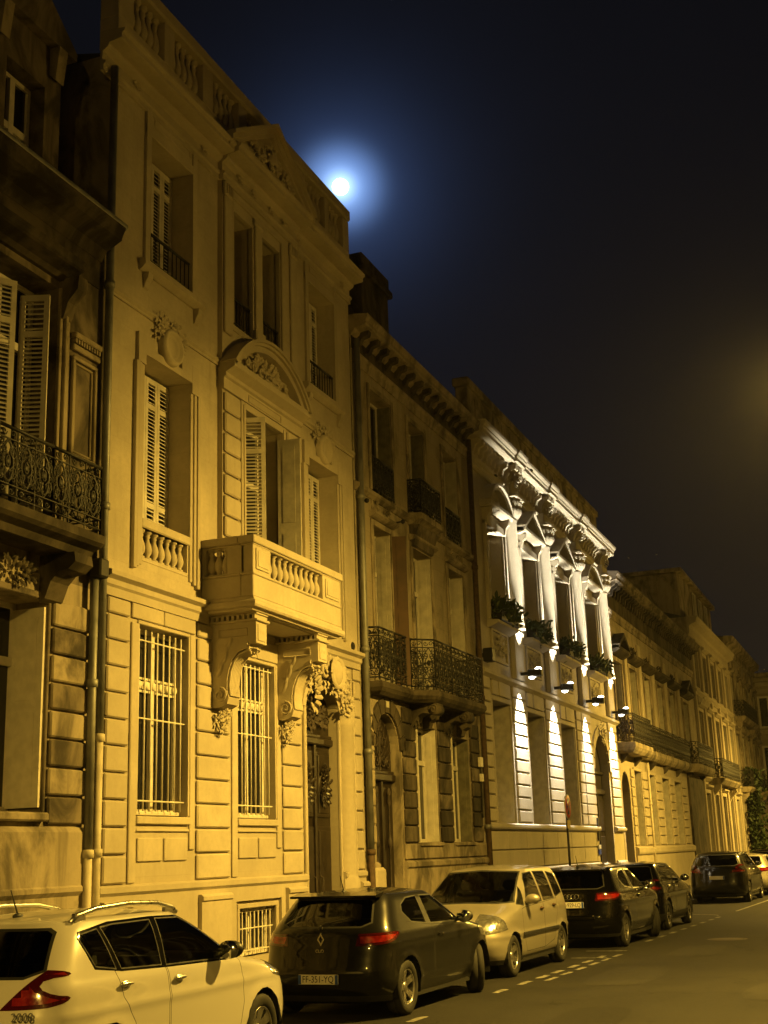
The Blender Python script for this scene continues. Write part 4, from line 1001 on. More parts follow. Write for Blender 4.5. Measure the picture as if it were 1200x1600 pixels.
    # engaged columns on pedestals, blazing in the floodlights
    for i, x in enumerate(cols):
        q = MB(); q.fb(x-.42, x+.42, 0, .14, 6.20, 7.40, .02); q.fb(x-.46, x+.46, 0, .17, 7.40, 7.52, .02); q.build('column_pedestal', PALE, T)
        q = MB(); q.fb(x-.50, x+.50, 0, .05, 7.5, 11.3, .01)
        q.lathe([(.37, 7.52), (.37, 7.60), (.345, 7.64), (.355, 7.70), (.335, 7.76), (.33, 8.6), (.30, 10.55), (.33, 10.58), (.30, 10.62)], (x, FY+.04, 0), 20, ang0=-PI, ang1=0); q.build('engaged_column', PALE, T)
        q = MB()
        for k in range(9):
            t = -PI+PI*(k+.5)/9
            for zz, L in ((10.62, .30), (10.80, .34)): q.leaf((x+.30*math.cos(t), FY+.02+.30*math.sin(t), zz), (math.cos(t)*.35, math.sin(t)*.35, 1), (math.cos(t), math.sin(t), .2), L, .075, .25)
        q.lathe([(.28, 10.6), (.28, 11.0), (.40, 11.16)], (x, FY+.02, 0), 14, ang0=-PI, ang1=0); q.fb(x-.42, x+.42, 0, .42, 11.16, 11.26, .02); q.build('capital', PALE, T)
        q = MB(); q.fb(x-.40, x+.40, 0, .26, 11.26, 11.56, .02); q.build('entablature_block', PALE, T)
        for dx in (-.34, .02):
            q = MB(); q.prism([(0, 11.56), (.16, 11.58), (.20, 11.74), (.28, 11.88), (.42, 11.96), (.44, 12.08), (0, 12.08)], lambda o, z, xx: (xx, FY-o, z), x+dx, x+dx+.28)
            carving(q, x+dx+.14, 11.80, .34, .5, .22, 16, int(x)+7, .22, 6); q.build('foliate_bracket', PALE, T)
    strip_part('architrave', [(.05, 11.28), (.05, 11.38), (.08, 11.40), (.08, 11.48), (.12, 11.52), (.12, 11.56), (.03, 11.58)], X0, X1, PALE, T)
    q = MB(); x = X0+.2
    while x < X1-.4:
        q.prism([(0, 11.74), (.10, 11.76), (.14, 11.9), (.26, 11.96), (.28, 12.06), (0, 12.06)], lambda o, z, xx: (xx, FY-o, z), x, x+.13); x += .36
    tag(q.build('modillion_row', PALE, T, False), kind='stuff')
    strip_part('cornice', [(.05, 12.06), (.14, 12.10), (.40, 12.12), (.44, 12.14), (.44, 12.24), (.47, 12.27), (.47, 12.31), (.53, 12.37), (.54, 12.44), (.10, 12.50)], X0-.05, X1, PALE, T)
    for x in cols[:3]:
        strip_part('cornice_ressaut', [(.12, 12.12), (.52, 12.14), (.52, 12.242), (.55, 12.272), (.55, 12.312), (.60, 12.372), (.61, 12.442), (.12, 12.502)], x-.45, x+.45, PALE, T)
    m = MB(); m.fb(X0+.3, X1-.4, -.35, -.02, 12.45, 13.55, .02); m.fb(X0+.2, X1-.35, -.4, .05, 13.55, 13.78, .03); m.build('parapet', SOOTY, T)
    for k in range(9): MB().fb(X0+.9+k*1.65, X0+2.1+k*1.65, -.02, .005, 12.75, 13.4, .01).build('parapet_panel', SOOTY, T)
    return T, cols, ups
TC, CCOL, CUP = house_c()
# wall floodlights, shining up and down
for i, x in enumerate(CCOL):
    pos_ = ('between the first and second window', 'between the second and third window', 'beside the carriage arch, nearer side', 'beside the carriage arch, far corner')[i]
    F_ = thing('wall_floodlight', (x, FY-.20, 6.35), 'lit up-and-down floodlight %s of the white-lit house' % pos_, 'floodlight', 'floodlights on the white-lit house')
    yy = FY-.44
    q = MB(); q.box(x-.10, x+.10, yy-.28, yy+.10, 6.27, 6.47, .03); q.box(x-.04, x+.04, yy, FY-.13, 6.33, 6.41); q.build('housing', IRON, F_)
    for zz, dn in ((6.475, 1), (6.265, -1)):
        yy = FY-.62 if dn > 0 else FY-.44
        q = MB(); q.lathe([(0, zz+dn*.05), (.06, zz+dn*.035), (.095, zz), ], (x, yy, 0), 14); q.build('lamp_glass', BULB, F_)
        l = bpy.data.lights.new('floodlight_beam', 'SPOT'); l.color = WARM; l.shadow_soft_size = .05; l.energy = 9500 if dn > 0 else 9500; l.spot_size = math.radians(60 if dn > 0 else 60); l.spot_blend = 1.0
        o = link('floodlight_beam', l, F_, (x, yy, zz+dn*.04)); o.rotation_euler = (math.radians(19), 0, 0) if dn < 0 else (math.radians(180-9), 0, 0)
# window boxes
names = ('dark evergreen window box on the balcony sill nearest the sooty house', 'window box with trailing plant left of the second floodlight', 'window box of bushy grass between the middle columns', 'window box over the carriage arch of the floodlit house')
for i, (a, b, *_) in enumerate(CUP):
    V = thing('window_box', ((a+b)/2, FY-.2, 7.47), names[i], 'planter', 'window boxes on the floodlit house')
    a2, b2 = (a-.1, b+.1) if i == 0 else ((a-.1, b-.4) if i == 1 else (a+.1, b-.1))
    q = MB(); q.box(a2, b2, FY-.36, FY-.10, 7.475, 7.70, .02); q.box(a2-.02, b2+.02, FY-.38, FY-.08, 7.66, 7.72, .01); q.build('trough', IRON, V)
    R = random.Random(i); pts = []
    for k in range(620):
        u = R.random(); hh = ((.22 if i == 0 else .12)+.22*abs(math.sin(u*5+i*2)))*R.random()
        pts.append((a2+(b2-a2)*u+R.gauss(0, .08), FY-.23+R.gauss(0, .12), 7.68+hh-(R.random()**3)*.25, R.uniform(.10, .22)))
    foliage(V, pts[:420], LEAF[i % 3]); foliage(V, pts[420:], LEAF[(i+1) % 3])
q = thing('wall_box', (29.98, FY-.1, 6.5), 'small dark box fixed to the wall beside the drainpipe, below the evergreen window box', 'box')
m = MB(); m.box(30.12, 30.42, FY-.30, FY-.06, 6.33, 6.66, .02); m.box(30.22, 30.32, FY-.06, FY, 6.45, 6.55); m.build('housing', IRON, q)

# ------------------------------------------------------------------ the long house with the stepped iron balcony
def house_d():
    T = thing('long_townhouse', (56.0, FY, 0), 'long stone house with a stepped iron balcony, black crusted cornice and tall ground-floor windows', 'house')
    X0, X1 = 46.05, 66.3
    g = [(46.35, 47.75, .12, 4.45, .5), (48.65, 50.05, 1.85, 4.56, .42), (51.60, 53.0, 1.85, 4.54, .42), (54.60, 56.3, 1.85, 4.52, .42), (57.75, 59.5, 1.85, 4.5, .42)]
    m = MB(); wall(m, X0, X1, 0, 5.1, g); arch_fill(m, 46.35, 47.75, 3.75, 4.45, 0, .5); m.build('ground_floor_wall', LIMEJ, T)
    ups = [(46.35, 47.8, 5.5, 8.4, .42), (49.2, 50.7, 5.5, 8.45, .42), (52.3, 53.6, 5.5, 8.45, .42), (55.2, 56.6, 5.5, 8.45, .42), (58.4, 59.8, 5.5, 8.45, .42), (62.2, 63.8, 5.5, 8.4, .42)]
    m = MB(); wall(m, X0, X1, 5.1, 11.6, ups); m.build('first_floor_wall', SOOTJ, T)
    house_body(T, X0, X1, 11.5, SOOTY, SLATE, 1.6)
    strip_part('plinth', [(.06, 0), (.06, 1.5), (.12, 1.56), (.14, 1.62), (.14, 1.76), (.04, 1.82)], 47.95, 61.6, LIME, T)
    MB().fb(61.7, X1, 0, .10, 0, 4.9, .02).build('blackened_pier', BLACKST, T)
    m = MB(); m.fb(46.35, 47.75, -.5, -.46, .12, 4.45); d = m.build('door', WOOD, T); MB().fb(46.35, 47.75, -.46, -.38, 3.3, 3.42).build('transom_bar', WOOD, d)
    for a, b in ((46.42, 47.02), (47.08, 47.68)):
        for za, zb in ((.25, 1.2), (1.3, 3.2)): MB().fb(a, b, -.46, -.43, za, zb, .012).build('door_panel', WOOD, d)
    for i, (a, b, z0, z1, dd) in enumerate(g[1:]):
        window(T, a, b, z0, z1, -.40, cols=2, transoms=(3.9,)); jamb_leaf(T, b, z0+.02, z1-.03, .38, SHUTG)
        q = MB(); q.fb(a-.10, a, 0, .05, z0, z1, .01); q.fb(b, b+.10, 0, .05, z0, z1, .01); q.fb(a-.1, b+.1, 0, .052, z1, z1+.1, .01); q.build('window_surround', LIME, T)
    for a, b in ((48.0, 48.45), (50.30, 51.40), (53.25, 54.40), (56.55, 57.55), (59.75, 60.9)):
        for k in range(8): put_block(T, a, b, 1.86+.345*k+.016, 1.86+.345*(k+1)-.016, .06, LIME, .02)
    for i, (a, b, z0, z1, dd) in enumerate(ups):
        window(T, a, b, 5.5, z1, -.40, cols=2, transoms=(7.7,)); jamb_leaf(T, b, z0+.02, z1-.03, .38, (SHUTG, SHUTG, SHUT, SHUTG, SHUTG, SHUTG)[i])
        q = MB(); q.fb(a-.14, a, 0, .07, 5.5, z1, .01); q.fb(b, b+.14, 0, .07, 5.5, z1, .01); q.fb(a-.14, b+.14, 0, .072, z1, z1+.14, .01); q.build('window_surround', SOOTY, T)
        q = MB(); q.strip([(.08, z1+.20), (.30, z1+.30), (.36, z1+.34), (.36, z1+.46), (.05, z1+.50)], a-.34, b+.34, -.01)
        if i in (0, 5):
            mx, hw = (a+b)/2, (b-a)/2+.34
            for sg in (-1, 1): q.prism([(mx+sg*hw, z1+.52), (mx, z1+1.05), (mx, z1+.90), (mx+sg*hw, z1+.38)], lambda u, z, y: (u, y, z), FY+.02, FY-.38)
        else: carving(q, (a+b)/2, z1+.62, (b-a)*.8, .35, .03, 22, i, .2, 6)
        q.build('window_hood', BLACKST, T)
    for x in (48.5, 51.45, 54.4, 57.5, 61.0):
        q = MB(); q.fb(x-.22, x+.22, 0, .10, 5.5, 9.6, .02); q.build('pilaster', LIME, T)
    strip_part('architrave', [(.05, 9.95), (.05, 10.1), (.10, 10.14), (.10, 10.26), (.03, 10.3)], X0, X1, SOOTY, T)
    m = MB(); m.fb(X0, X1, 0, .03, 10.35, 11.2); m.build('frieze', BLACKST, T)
    strip_part('cornice', [(.05, 11.15), (.14, 11.22), (.40, 11.28), (.44, 11.30), (.44, 11.42), (.52, 11.50), (.53, 11.58), (.10, 11.64)], X0, X1+.2, CRUST, T)
    q = MB(); x = X0+.15
    while x < X1: q.prism([(0, 10.8), (.12, 10.84), (.16, 11.05), (.32, 11.12), (.34, 11.24), (0, 11.24)], lambda o, z, xx: (xx, FY-o, z), x, x+.16); x += .48
    tag(q.build('modillion_row', BLACKST, T, False), kind='stuff')
    # stepped balcony
    plan = [(46.15, FY), (46.15, FY-.62), (49.6, FY-.62), (49.9, FY-.34), (61.2, FY-.34), (61.5, FY-.66), (66.6, FY-.66), (66.6, FY)]
    m = MB()
    for e0, z0, e1, z1 in ((-.12, 5.05, -.02, 5.15), (-.02, 5.15, .03, 5.25), (.03, 5.25, .03, 5.38), (.03, 5.38, 0, 5.42)):
        f_ = lambda e: [(46.15-e, FY), (46.15-e, FY-.62-e), (49.6, FY-.62-e), (49.9, FY-.34-e), (61.2, FY-.34-e), (61.5, FY-.66-e), (66.6+e, FY-.66-e), (66.6+e, FY)]
        a, b = f_(e0), f_(e1)
        for k in range(7): m.quad((*a[k], z0), (*a[k+1], z0), (*b[k+1], z1), (*b[k], z1))
    m.quad(*[(x, y, 5.42) for x, y in plan]); m.quad(*[(x, min(FY, y+.12), 5.05) for x, y in plan])
    m.build('balcony_slab', SOOTY, T)
    for k in range(7):
        a, b = plan[k], plan[k+1]; L = math.hypot(b[0]-a[0], b[1]-a[1]); nn = max(1, round(L/1.6))
        for j in range(nn):
            p = (a[0]+(b[0]-a[0])*j/nn, a[1]+(b[1]-a[1])*j/nn); q = (a[0]+(b[0]-a[0])*(j+1)/nn, a[1]+(b[1]-a[1])*(j+1)/nn)
            railing(T, p, q, 5.42, 6.42, IRONG if k == 0 else IRON, 2 if k == 0 else 1, 'railing_panel', k, .015)
    for x in (46.5, 49.0, 52.2, 55.4, 58.6, 61.9, 65.8):
        q = MB(); q.prism([(0, 5.05), (.26, 5.05), (.27, 4.98), (.18, 4.90), (.08, 4.78), (0, 4.72)], lambda o, z, xx: (xx, FY-o, z), x, x+.22); q.build('balcony_console', BLACKST, T)
    return T
house_d()
pipe('drainpipe', [(51.25, Y1, .1)], .05, 'thin cream drainpipe down the front of the long house below its balcony', [([(51.2, Y1, 4.95), (51.2, Y1, .1)], PIPEP)], [((51.2, Y1, 1.7), PIPEP), ((51.2, Y1, 3.4), PIPEP)])

# ------------------------------------------------------------------ the farther houses
def far_house(name, X0, X1, label, storeys, wallm, trim, bays, cornz, bal=None, parapet=0, roof=SLATE):
    T = thing(name, ((X0+X1)/2, FY, 0), label, 'house')
    ops = []; w = (X1-X0)/bays
    for (z0, z1, ww) in storeys:
        for k in range(bays):
            cx = X0+w*(k+.5); ops.append((cx-ww/2, cx+ww/2, z0, z1, .4))
    m = MB(); wall(m, X0, X1, 0, cornz, ops); m.build('front_wall', wallm, T)
    house_body(T, X0, X1, cornz, SOOTY, roof, 1.6)
    for (a, b, z0, z1, d) in ops:
        window(T, a, b, z0, z1, -.38, cols=2, transoms=(z0+(z1-z0)*.72,)); jamb_leaf(T, b, z0+.02, z1-.03, .36, SHUTG)
        q = MB(); q.fb(a-.16, a, 0, .09, z0, z1, .01); q.fb(b, b+.16, 0, .09, z0, z1, .01); q.fb(a-.16, b+.16, 0, .10, z1, z1+.18, .01); q.strip([(.1, z1+.22), (.26, z1+.3), (.26, z1+.4), (.05, z1+.44)], a-.25, b+.25, -.01); q.build('window_surround', trim, T)
    for k in range(bays+1):
        x = min(max(X0+w*k, X0+.25), X1-.25); q = MB(); q.fb(x-.2, x+.2, 0, .14, 1.3, cornz-1.2, .02); q.build('pilaster', trim, T)
    for z in (4.9, 9.2): strip_part('string_course', [(.05, z), (.16, z+.1), (.2, z+.14), (.2, z+.24), (.03, z+.3)], X0, X1, trim, T)
    strip_part('plinth', [(.1, 0), (.1, 1.1), (.05, 1.2)], X0, X1, trim, T)
    strip_part('cornice', [(.05, cornz-.9), (.10, cornz-.8), (.10, cornz-.5), (.2, cornz-.4), (.46, cornz-.3), (.5, cornz-.12), (.56, cornz), (.1, cornz+.05)], X0, X1, trim, T)
    if bal:
        for (a, b, z, o) in bal:
            q = MB(); q.strip([(o-.15, z-.3), (o-.05, z-.2), (o+.04, z-.1), (o+.04, z), (o-.1, z+.02)], a, b, -.01); q.build('balcony_slab', SOOTY, T)
            for A, B in (((a, FY), (a, FY-o)), ((a, FY-o), (b, FY-o)), ((b, FY-o), (b, FY))): railing(T, A, B, z+.02, z+1.0, IRON, 1, 'railing_panel', 0, .018)
            for x in (a+.2, b-.5):
                q = MB(); q.prism([(0, z-.3), (o-.2, z-.3), (o-.2, z-.5), (.2, z-.8), (0, z-1.2)], lambda oo, zz, xx: (xx, FY-oo, zz), x, x+.3); q.build('balcony_console', trim, T)
    return T
E1 = far_house('tall_townhouse', 66.35, 82.0, 'tall pale stone house beyond the long house, with dark attic and small balcony', [(1.3, 4.3, 1.5), (5.4, 8.4, 1.5), (9.7, 11.6, 1.4)], LIMEJ, LIME, 5, 13.1, [(69.5, 77.0, 5.1, .7)])
m = MB(); m.box(67.0, 79.5, FY+.35, FY+6, 13.1, 15.6, .05); m.prism([(66.8, 15.6), (79.8, 15.6), (79.8, 15.8), (66.8, 15.8)], lambda a, c_, y: (a, y, c_), FY+.1, FY+6.2); m.build('attic', SOOTY, E1)
for k in range(3): window(E1, 71.5+k*2.3, 72.7+k*2.3, 13.7, 15.3, -.30, cols=2)
for k in range(8): MB().fb(66.7+k*.55, 67.1+k*.55, 0, .2, 8.7, 9.15, .03).build('carved_block', LIME, E1)
E2 = far_house('dark_eaved_townhouse', 82.05, 98.0, 'farthest house of the row, dark eaves and dark balconies at the bend', [(1.3, 4.3, 1.5), (5.4, 8.4, 1.5), (9.7, 12.0, 1.4)], LIMEJ, SOOTY, 5, 14.3, [(82.6, 88.5, 5.1, .7), (91, 97, 5.1, .9), (84, 92, 9.5, .6)])
# house across the end of the street, where it bends
def house_f():
    T = thing('lit_window_house', (99.5, 2, 0), 'pale house closing the end of the street, one window lit at street level', 'house')
    X = 99.0; m = MB(); m.box(X, X+8, -8, 10.5, 0, 13.6, .05); m.build('front_wall', LIMEJ, T)
    for z in (4.9, 9.4, 12.9):
        q = MB(); q.box(X-.25, X, -8, 10.6, z, z+.35, .05); q.build('string_course', LIME, T)
    lit = emis('lit_window_glass', (1.0, .72, .25), 1.6)
    k = 0
    for y in (8.4, 5.8, 3.2, .6, -2):
        q = MB(); q.box(X-.15, X, y+.95, y+1.4, .3, 12.8, .05); q.build('pilaster', LIME, T)
        for z0, z1 in ((1.2, 4.3), (5.6, 8.6), (10, 12.2)):
            q = MB(); q.box(X-.08, X-.02, y-.75, y-.6, z0, z1); q.box(X-.08, X-.02, y+.6, y+.75, z0, z1); q.box(X-.08, X-.02, y-.6, y+.6, z1-.15, z1); q.box(X-.08, X-.02, y-.05, y+.05, z0, z1-.15); q.box(X-.2, X-.02, y-.8, y+.8, z0-.15, z0); w = q.build('window', WHITE, T)
            MB().quad((X-.03, y-.6, z0), (X-.03, y+.6, z0), (X-.03, y+.6, z1-.15), (X-.03, y-.6, z1-.15)).build('pane', lit if (y, z0) in ((5.8, 1.2), (8.4, 1.2)) else PANE, w, False)
    m = MB(); m.box(X-.4, X+8, -8, 10.8, 13.6, 13.9, .05); m.build('cornice', SOOTY, T)
    return T
house_f()
# climbing plant on the far house
V = thing('climbing_plant', (84.6, FY-.2, 0), 'dark climbing plant growing up the wall of the farthest house', 'climber')
R = random.Random(3); pts = []
for k in range(1500):
    z = R.random()**.9*6.2; wd = 1.3*(1-.55*z/6.2); pts.append((84.9+R.gauss(0, .42*wd), FY-.25-abs(R.gauss(0, .35)), z, R.uniform(.2, .42)))
foliage(V, pts, LEAF[2]); q = MB(); q.tube([(84.9, FY-.2, 0), (84.8, FY-.25, 2), (85.0, FY-.22, 4), (84.9, FY-.2, 6)], [.06, .05, .03, .015], 6); q.build('stem', WOOD, V)
# ------------------------------------------------------------------ road, pavements, kerbs, markings
def kerb_y(x): return 7.62-.034*(x-15) if x < 62 else 6.02
def asphalt(name, k):
    q = NT(name); p = q.pos(); S_ = lambda *c: tuple(v*k for v in c)
    a1 = q.ramp(q.noise(p, .35, 5, .6), .35, .7); a2 = q.noise(p, 60, 3, .75); a3 = q.ramp(q.noise(q.pos((.25, 1.6, 1)), 1.0, 4, .6), .45, .7)
    c = q.mix(a1, S_(.0155, .015, .0145), S_(.028, .027, .0255)); c = q.mix(q.math('MULTIPLY', a3, .45), c, S_(.017, .0165, .016)); c = q.mix(q.math('MULTIPLY', q.ramp(a2, .52, .72), .65), c, S_(.062, .060, .056))
    v = q.n('ShaderNodeTexVoronoi', feature='DISTANCE_TO_EDGE'); v.inputs['Scale'].default_value = .38; w = q.n('ShaderNodeVectorMath', operation='ADD'); nz = q.n('ShaderNodeTexNoise'); nz.inputs['Scale'].default_value = 2.2; nz.inputs['Detail'].default_value = 5; q.l(p, nz.inputs['Vector'])
    q.l(p, w.inputs[0]); q.l(nz.outputs['Color'], w.inputs[1]); q.l(w.outputs[0], v.inputs['Vector'])
    crack = q.math('MULTIPLY', q.math('LESS_THAN', v.outputs['Distance'], .006), q.ramp(q.noise(p, .5, 2), .48, .6)); c = q.mix(q.math('MULTIPLY', crack, .7), c, (.006, .006, .006))
    oil = q.ramp(q.noise(p, 1.7, 3, .5), .66, .78); c = q.mix(q.math('MULTIPLY', oil, .5), c, (.008, .008, .008))
    q.P(Base_Color=c, Roughness=q.math('MULTIPLY_ADD', a1, .12, .74)); q.b.inputs['Specular IOR Level'].default_value = .15; q.bump(q.math('MULTIPLY_ADD', a2, .7, q.noise(p, 9, 3)), .6, .012)
    return q.m
ASPH = asphalt('asphalt', 1.0)
ASPH2 = asphalt('asphalt_patch', 1.22); ASPH3 = asphalt('old_asphalt_patch', .80)
q = NT('pavement_asphalt'); p = q.pos(); a1 = q.ramp(q.noise(p, .8, 5, .6), .35, .7); q.P(Base_Color=q.mix(a1, (.05, .048, .045), (.085, .08, .072)), Roughness=.85); q.bump(q.noise(p, 40, 3), .4, .006); PAVE = q.m
GRAN = stone('granite_kerb', (.22, .21, .195), .2, (.08, .075, .07)); PAINTW = simple('worn_road_paint', (.20, .195, .18), .75, 0, .6, 9, .3)
m = MB(); xs = [-60+10*k for k in range(27)]
for a, b in zip(xs[:-1], xs[1:]): m.quad((a, -60, 0), (b, -60, 0), (b, kerb_y(b)+.1, 0), (a, kerb_y(a)+.1, 0))
tag(m.build('road', ASPH), kind='structure')
m = MB(); m.quad((-400, -400, -.03), (500, -400, -.03), (500, 500, -.03), (-400, 500, -.03)); tag(m.build('ground', ASPH3), kind='structure')
m = MB(); xs = [-30+4*k for k in range(33)]
for a, b in zip(xs[:-1], xs[1:]): m.quad((a, kerb_y(a)+.16, .118), (b, kerb_y(b)+.16, .118), (b, FY+.6, .135), (a, FY+.6, .135))
pv = tag(m.build('pavement', PAVE), kind='structure')
x = -10.0
while x < 60:                                              # granite kerbstones, one by one
    L = 1.0; me = block(.99, .15, .20, .015, GRAN); o = link('kerbstone', me, pv, (x+L/2, kerb_y(x+L/2)+.15, .03), rotz=-.034); x += L
m = MB(); xs = [60+4*k for k in range(10)]
for a, b in zip(xs[:-1], xs[1:]): m.box(a, b-.01, kerb_y(a), kerb_y(a)+.16, -.05, .128, .015)
tag(m.build('kerb', GRAN, pv), kind='stuff')
m = MB(); m.box(-40, 110, -2.4, -.55, -.05, .12, .02); tag(m.build('opposite_pavement', PAVE), kind='structure')
# bay markings: worn dashes
def dash(x0, x1, y, w=.10, slope=-.034, nm='bay_marking'):
    R = random.Random(int(x0*31+y*7)); m = MB(); n = 4; up = []; dn = []
    for k in range(n+1):
        x = x0+(x1-x0)*k/n; yy = y+slope*(x-x0); up.append((x+R.uniform(-.015, .015), yy+w/2+R.uniform(-.012, .012), .0045)); dn.append((x+R.uniform(-.015, .015), yy-w/2+R.uniform(-.012, .012), .0045))
    for k in range(n): m.quad(dn[k], dn[k+1], up[k+1], up[k])
    return tag(m.build(nm, PAINTW), kind='structure')
bay = lambda x: 5.38-.034*(x-19)
for x in (14.6, 17.6, 18.7, 19.6, 20.4, 21.3, 22.2, 23.1, 27.0, 28.2, 29.4, 30.6, 31.8, 33.0, 34.2, 35.2): dash(x, x+.5, bay(x))
x = 19.3
while x < 23.6:
    dash(x, x+.50, bay(x)-.22, .085); x += .82
dash(23.1, 23.2, 5.40, .62); dash(24.62, 24.72, 5.42, .75)
for k in range(8):
    t0, t1 = k/8, (k+1)/8; f_ = lambda t: (36.2+.9*math.sin(t*PI/2), 5.0-.1+1.3*(1-math.cos(t*PI/2)) if False else 4.92+1.2*t*t)
    (a, b), (c2, d2) = f_(t0), f_(t1); m = MB(); m.quad((a-.07, b, .0045), (a+.07, b, .0045), (c2+.07, d2, .0045), (c2-.07, d2, .0045)); tag(m.build('bay_marking', PAINTW), kind='structure')
dash(38.5, 56, 4.72, .09)
# repaired patches in the carriageway
def patch(x0, x1, y0, y1, mat, sd):
    R = random.Random(sd); n = 16; m = MB(); cx, cy = (x0+x1)/2, (y0+y1)/2
    pts = []
    for k in range(n):
        t = 2*PI*k/n; e = 4; c1, s1 = math.cos(t), math.sin(t); r = (abs(c1)**e+abs(s1)**e)**(-1/e)*R.uniform(.93, 1.04); pts.append((cx+(x1-x0)/2*r*c1, cy+(y1-y0)/2*r*s1, .003))
    m.quad(*pts); tag(m.build('road_patch', mat), kind='structure')
patch(18.6, 21.6, 3.6, 4.6, ASPH2, 1); patch(17.0, 19.2, 1.2, 2.2, ASPH2, 2); patch(26, 31, 2.0, 2.9, ASPH3, 3); patch(23.5, 26, 3.3, 4.2, ASPH2, 4); patch(33, 39, 2.9, 4.0, ASPH2, 5); patch(14.2, 16.2, 3.2, 4.0, ASPH3, 6)
m = MB(); m.lathe([(0, .006), (.30, .006), (.32, .003)], (27.5, 3.6, 0), 24); m.lathe([(.33, .003), (.36, .008), (.40, .003)], (27.5, 3.6, 0), 24); tag(m.build('manhole_cover', IRONG), 'round iron manhole cover set in the carriageway', 'manhole cover')

# ------------------------------------------------------------------ houses on the camera's side, carrying the lamp brackets
def opposite(x0, x1, zt, label, mat):
    T = thing('street_house', ((x0+x1)/2, -2.45, 0), label, 'house'); m = MB(); m.box(x0, x1-.03, -10, -2.45, 0, zt, .02); m.build('front_wall', mat, T)
    n = max(2, int((x1-x0)/2.9)); w = (x1-x0)/n
    for k in range(n):
        for z0, z1 in ((1.4, 4.2), (5.6, 8.2)):
            cx = x0+w*(k+.5); q = MB(); q.box(cx-.75, cx-.62, -2.45, -2.38, z0, z1); q.box(cx+.62, cx+.75, -2.45, -2.38, z0, z1); q.box(cx-.75, cx+.75, -2.45, -2.36, z1, z1+.15); q.box(cx-.8, cx+.8, -2.45, -2.3, z0-.12, z0); q.box(cx-.04, cx+.04, -2.445, -2.41, z0, z1); wv = q.build('window', WHITE, T)
            MB().quad((cx-.62, -2.44, z0), (cx+.62, -2.44, z0), (cx+.62, -2.44, z1), (cx-.62, -2.44, z1)).build('pane', PANE, wv, False)
    m = MB(); m.box(x0, x1-.03, -2.7, -2.1, zt-.35, zt, .05); m.build('cornice', SOOTY, T)
opposite(-22, -4, 9.5, 'two-storey stone house behind the viewpoint', CRUST); opposite(-4, 13, 10.5, 'stone house at the viewpoint, across from the pale house', BLACKST); opposite(13, 33, 9.8, 'stone house across from the sooty house', CRUST); opposite(33, 62, 10.2, 'long stone house across from the floodlit house', BLACKST); opposite(62, 96, 10.0, 'far stone house across from the tall house', CRUST)
# ------------------------------------------------------------------ parked cars
def car_paint(name, col, metal=.0, rough=.35):
    q = NT(name); q.P(Base_Color=col, Metallic=metal, Roughness=rough, Coat_Weight=.9, Coat_Roughness=.05)
    q.b.inputs['Specular IOR Level'].default_value = .12 if max(col) < .1 else .4; d = q.ramp(q.noise(q.pos(), 1.2, 4, .6), .35, .8); q.P(Coat_Roughness=q.math('MULTIPLY_ADD', d, .025, .025)); return q.m
def car_glass(name, tint):
    q = NT(name); t = q.t; out = [n for n in t.nodes if n.type == 'OUTPUT_MATERIAL'][0]
    tr = q.n('ShaderNodeBsdfTransparent'); tr.inputs[0].default_value = (*tint, 1); gl = q.n('ShaderNodeBsdfGlossy'); gl.inputs['Roughness'].default_value = .03; gl.inputs[0].default_value = (.9, .9, .9, 1)
    fr = q.n('ShaderNodeFresnel'); fr.inputs[0].default_value = 1.5; mx = q.n('ShaderNodeMixShader')
    q.l(q.math('MULTIPLY_ADD', fr.outputs[0], 1.0, .02), mx.inputs[0]); q.l(tr.outputs[0], mx.inputs[1]); q.l(gl.outputs[0], mx.inputs[2]); q.l(mx.outputs[0], out.inputs['Surface']); t.nodes.remove(q.b); return q.m
CG = car_glass('tinted_car_glass', (.60, .62, .58)); CGD = car_glass('privacy_car_glass', (.07, .07, .07))
RUBBER = simple('black_rubber', (.014, .014, .014), .7, 0, .3, 12); PLAST = simple('black_trim_plastic', (.022, .022, .022), .5, 0, .25, 8)
TYRE = simple('tyre_rubber', (.02, .0195, .019), .82, 0, .35, 10); ALLOY = simple('alloy_rim', (.55, .54, .52), .3, .9, .15, 8); CHROME = simple('chrome', (.75, .75, .75), .12, 1.0)
GLOSSB = simple('gloss_black_trim', (.006, .006, .006), .06)
SEAT = simple('seat_fabric', (.07, .068, .065), .9); REDL = simple('red_lamp_lens', (.060, .0035, .003), .10, 0, 0, 1, .6, 1.0); REDI = simple('red_lamp_core', (.24, .010, .008), .15, 0, .5, 14, .6, 1.0); CLEARL = simple('headlamp_lens', (.62, .62, .60), .16, .85, .5, 26, .6, 1.0, .8, 40)
PLATE = simple('plate_white', (.62, .60, .54), .45); PLBLUE = simple('plate_blue', (.02, .06, .30), .45); INK = simple('plate_ink', (.01, .01, .01), .5); UNDER = simple('underbody', (.008, .008, .008), .95)

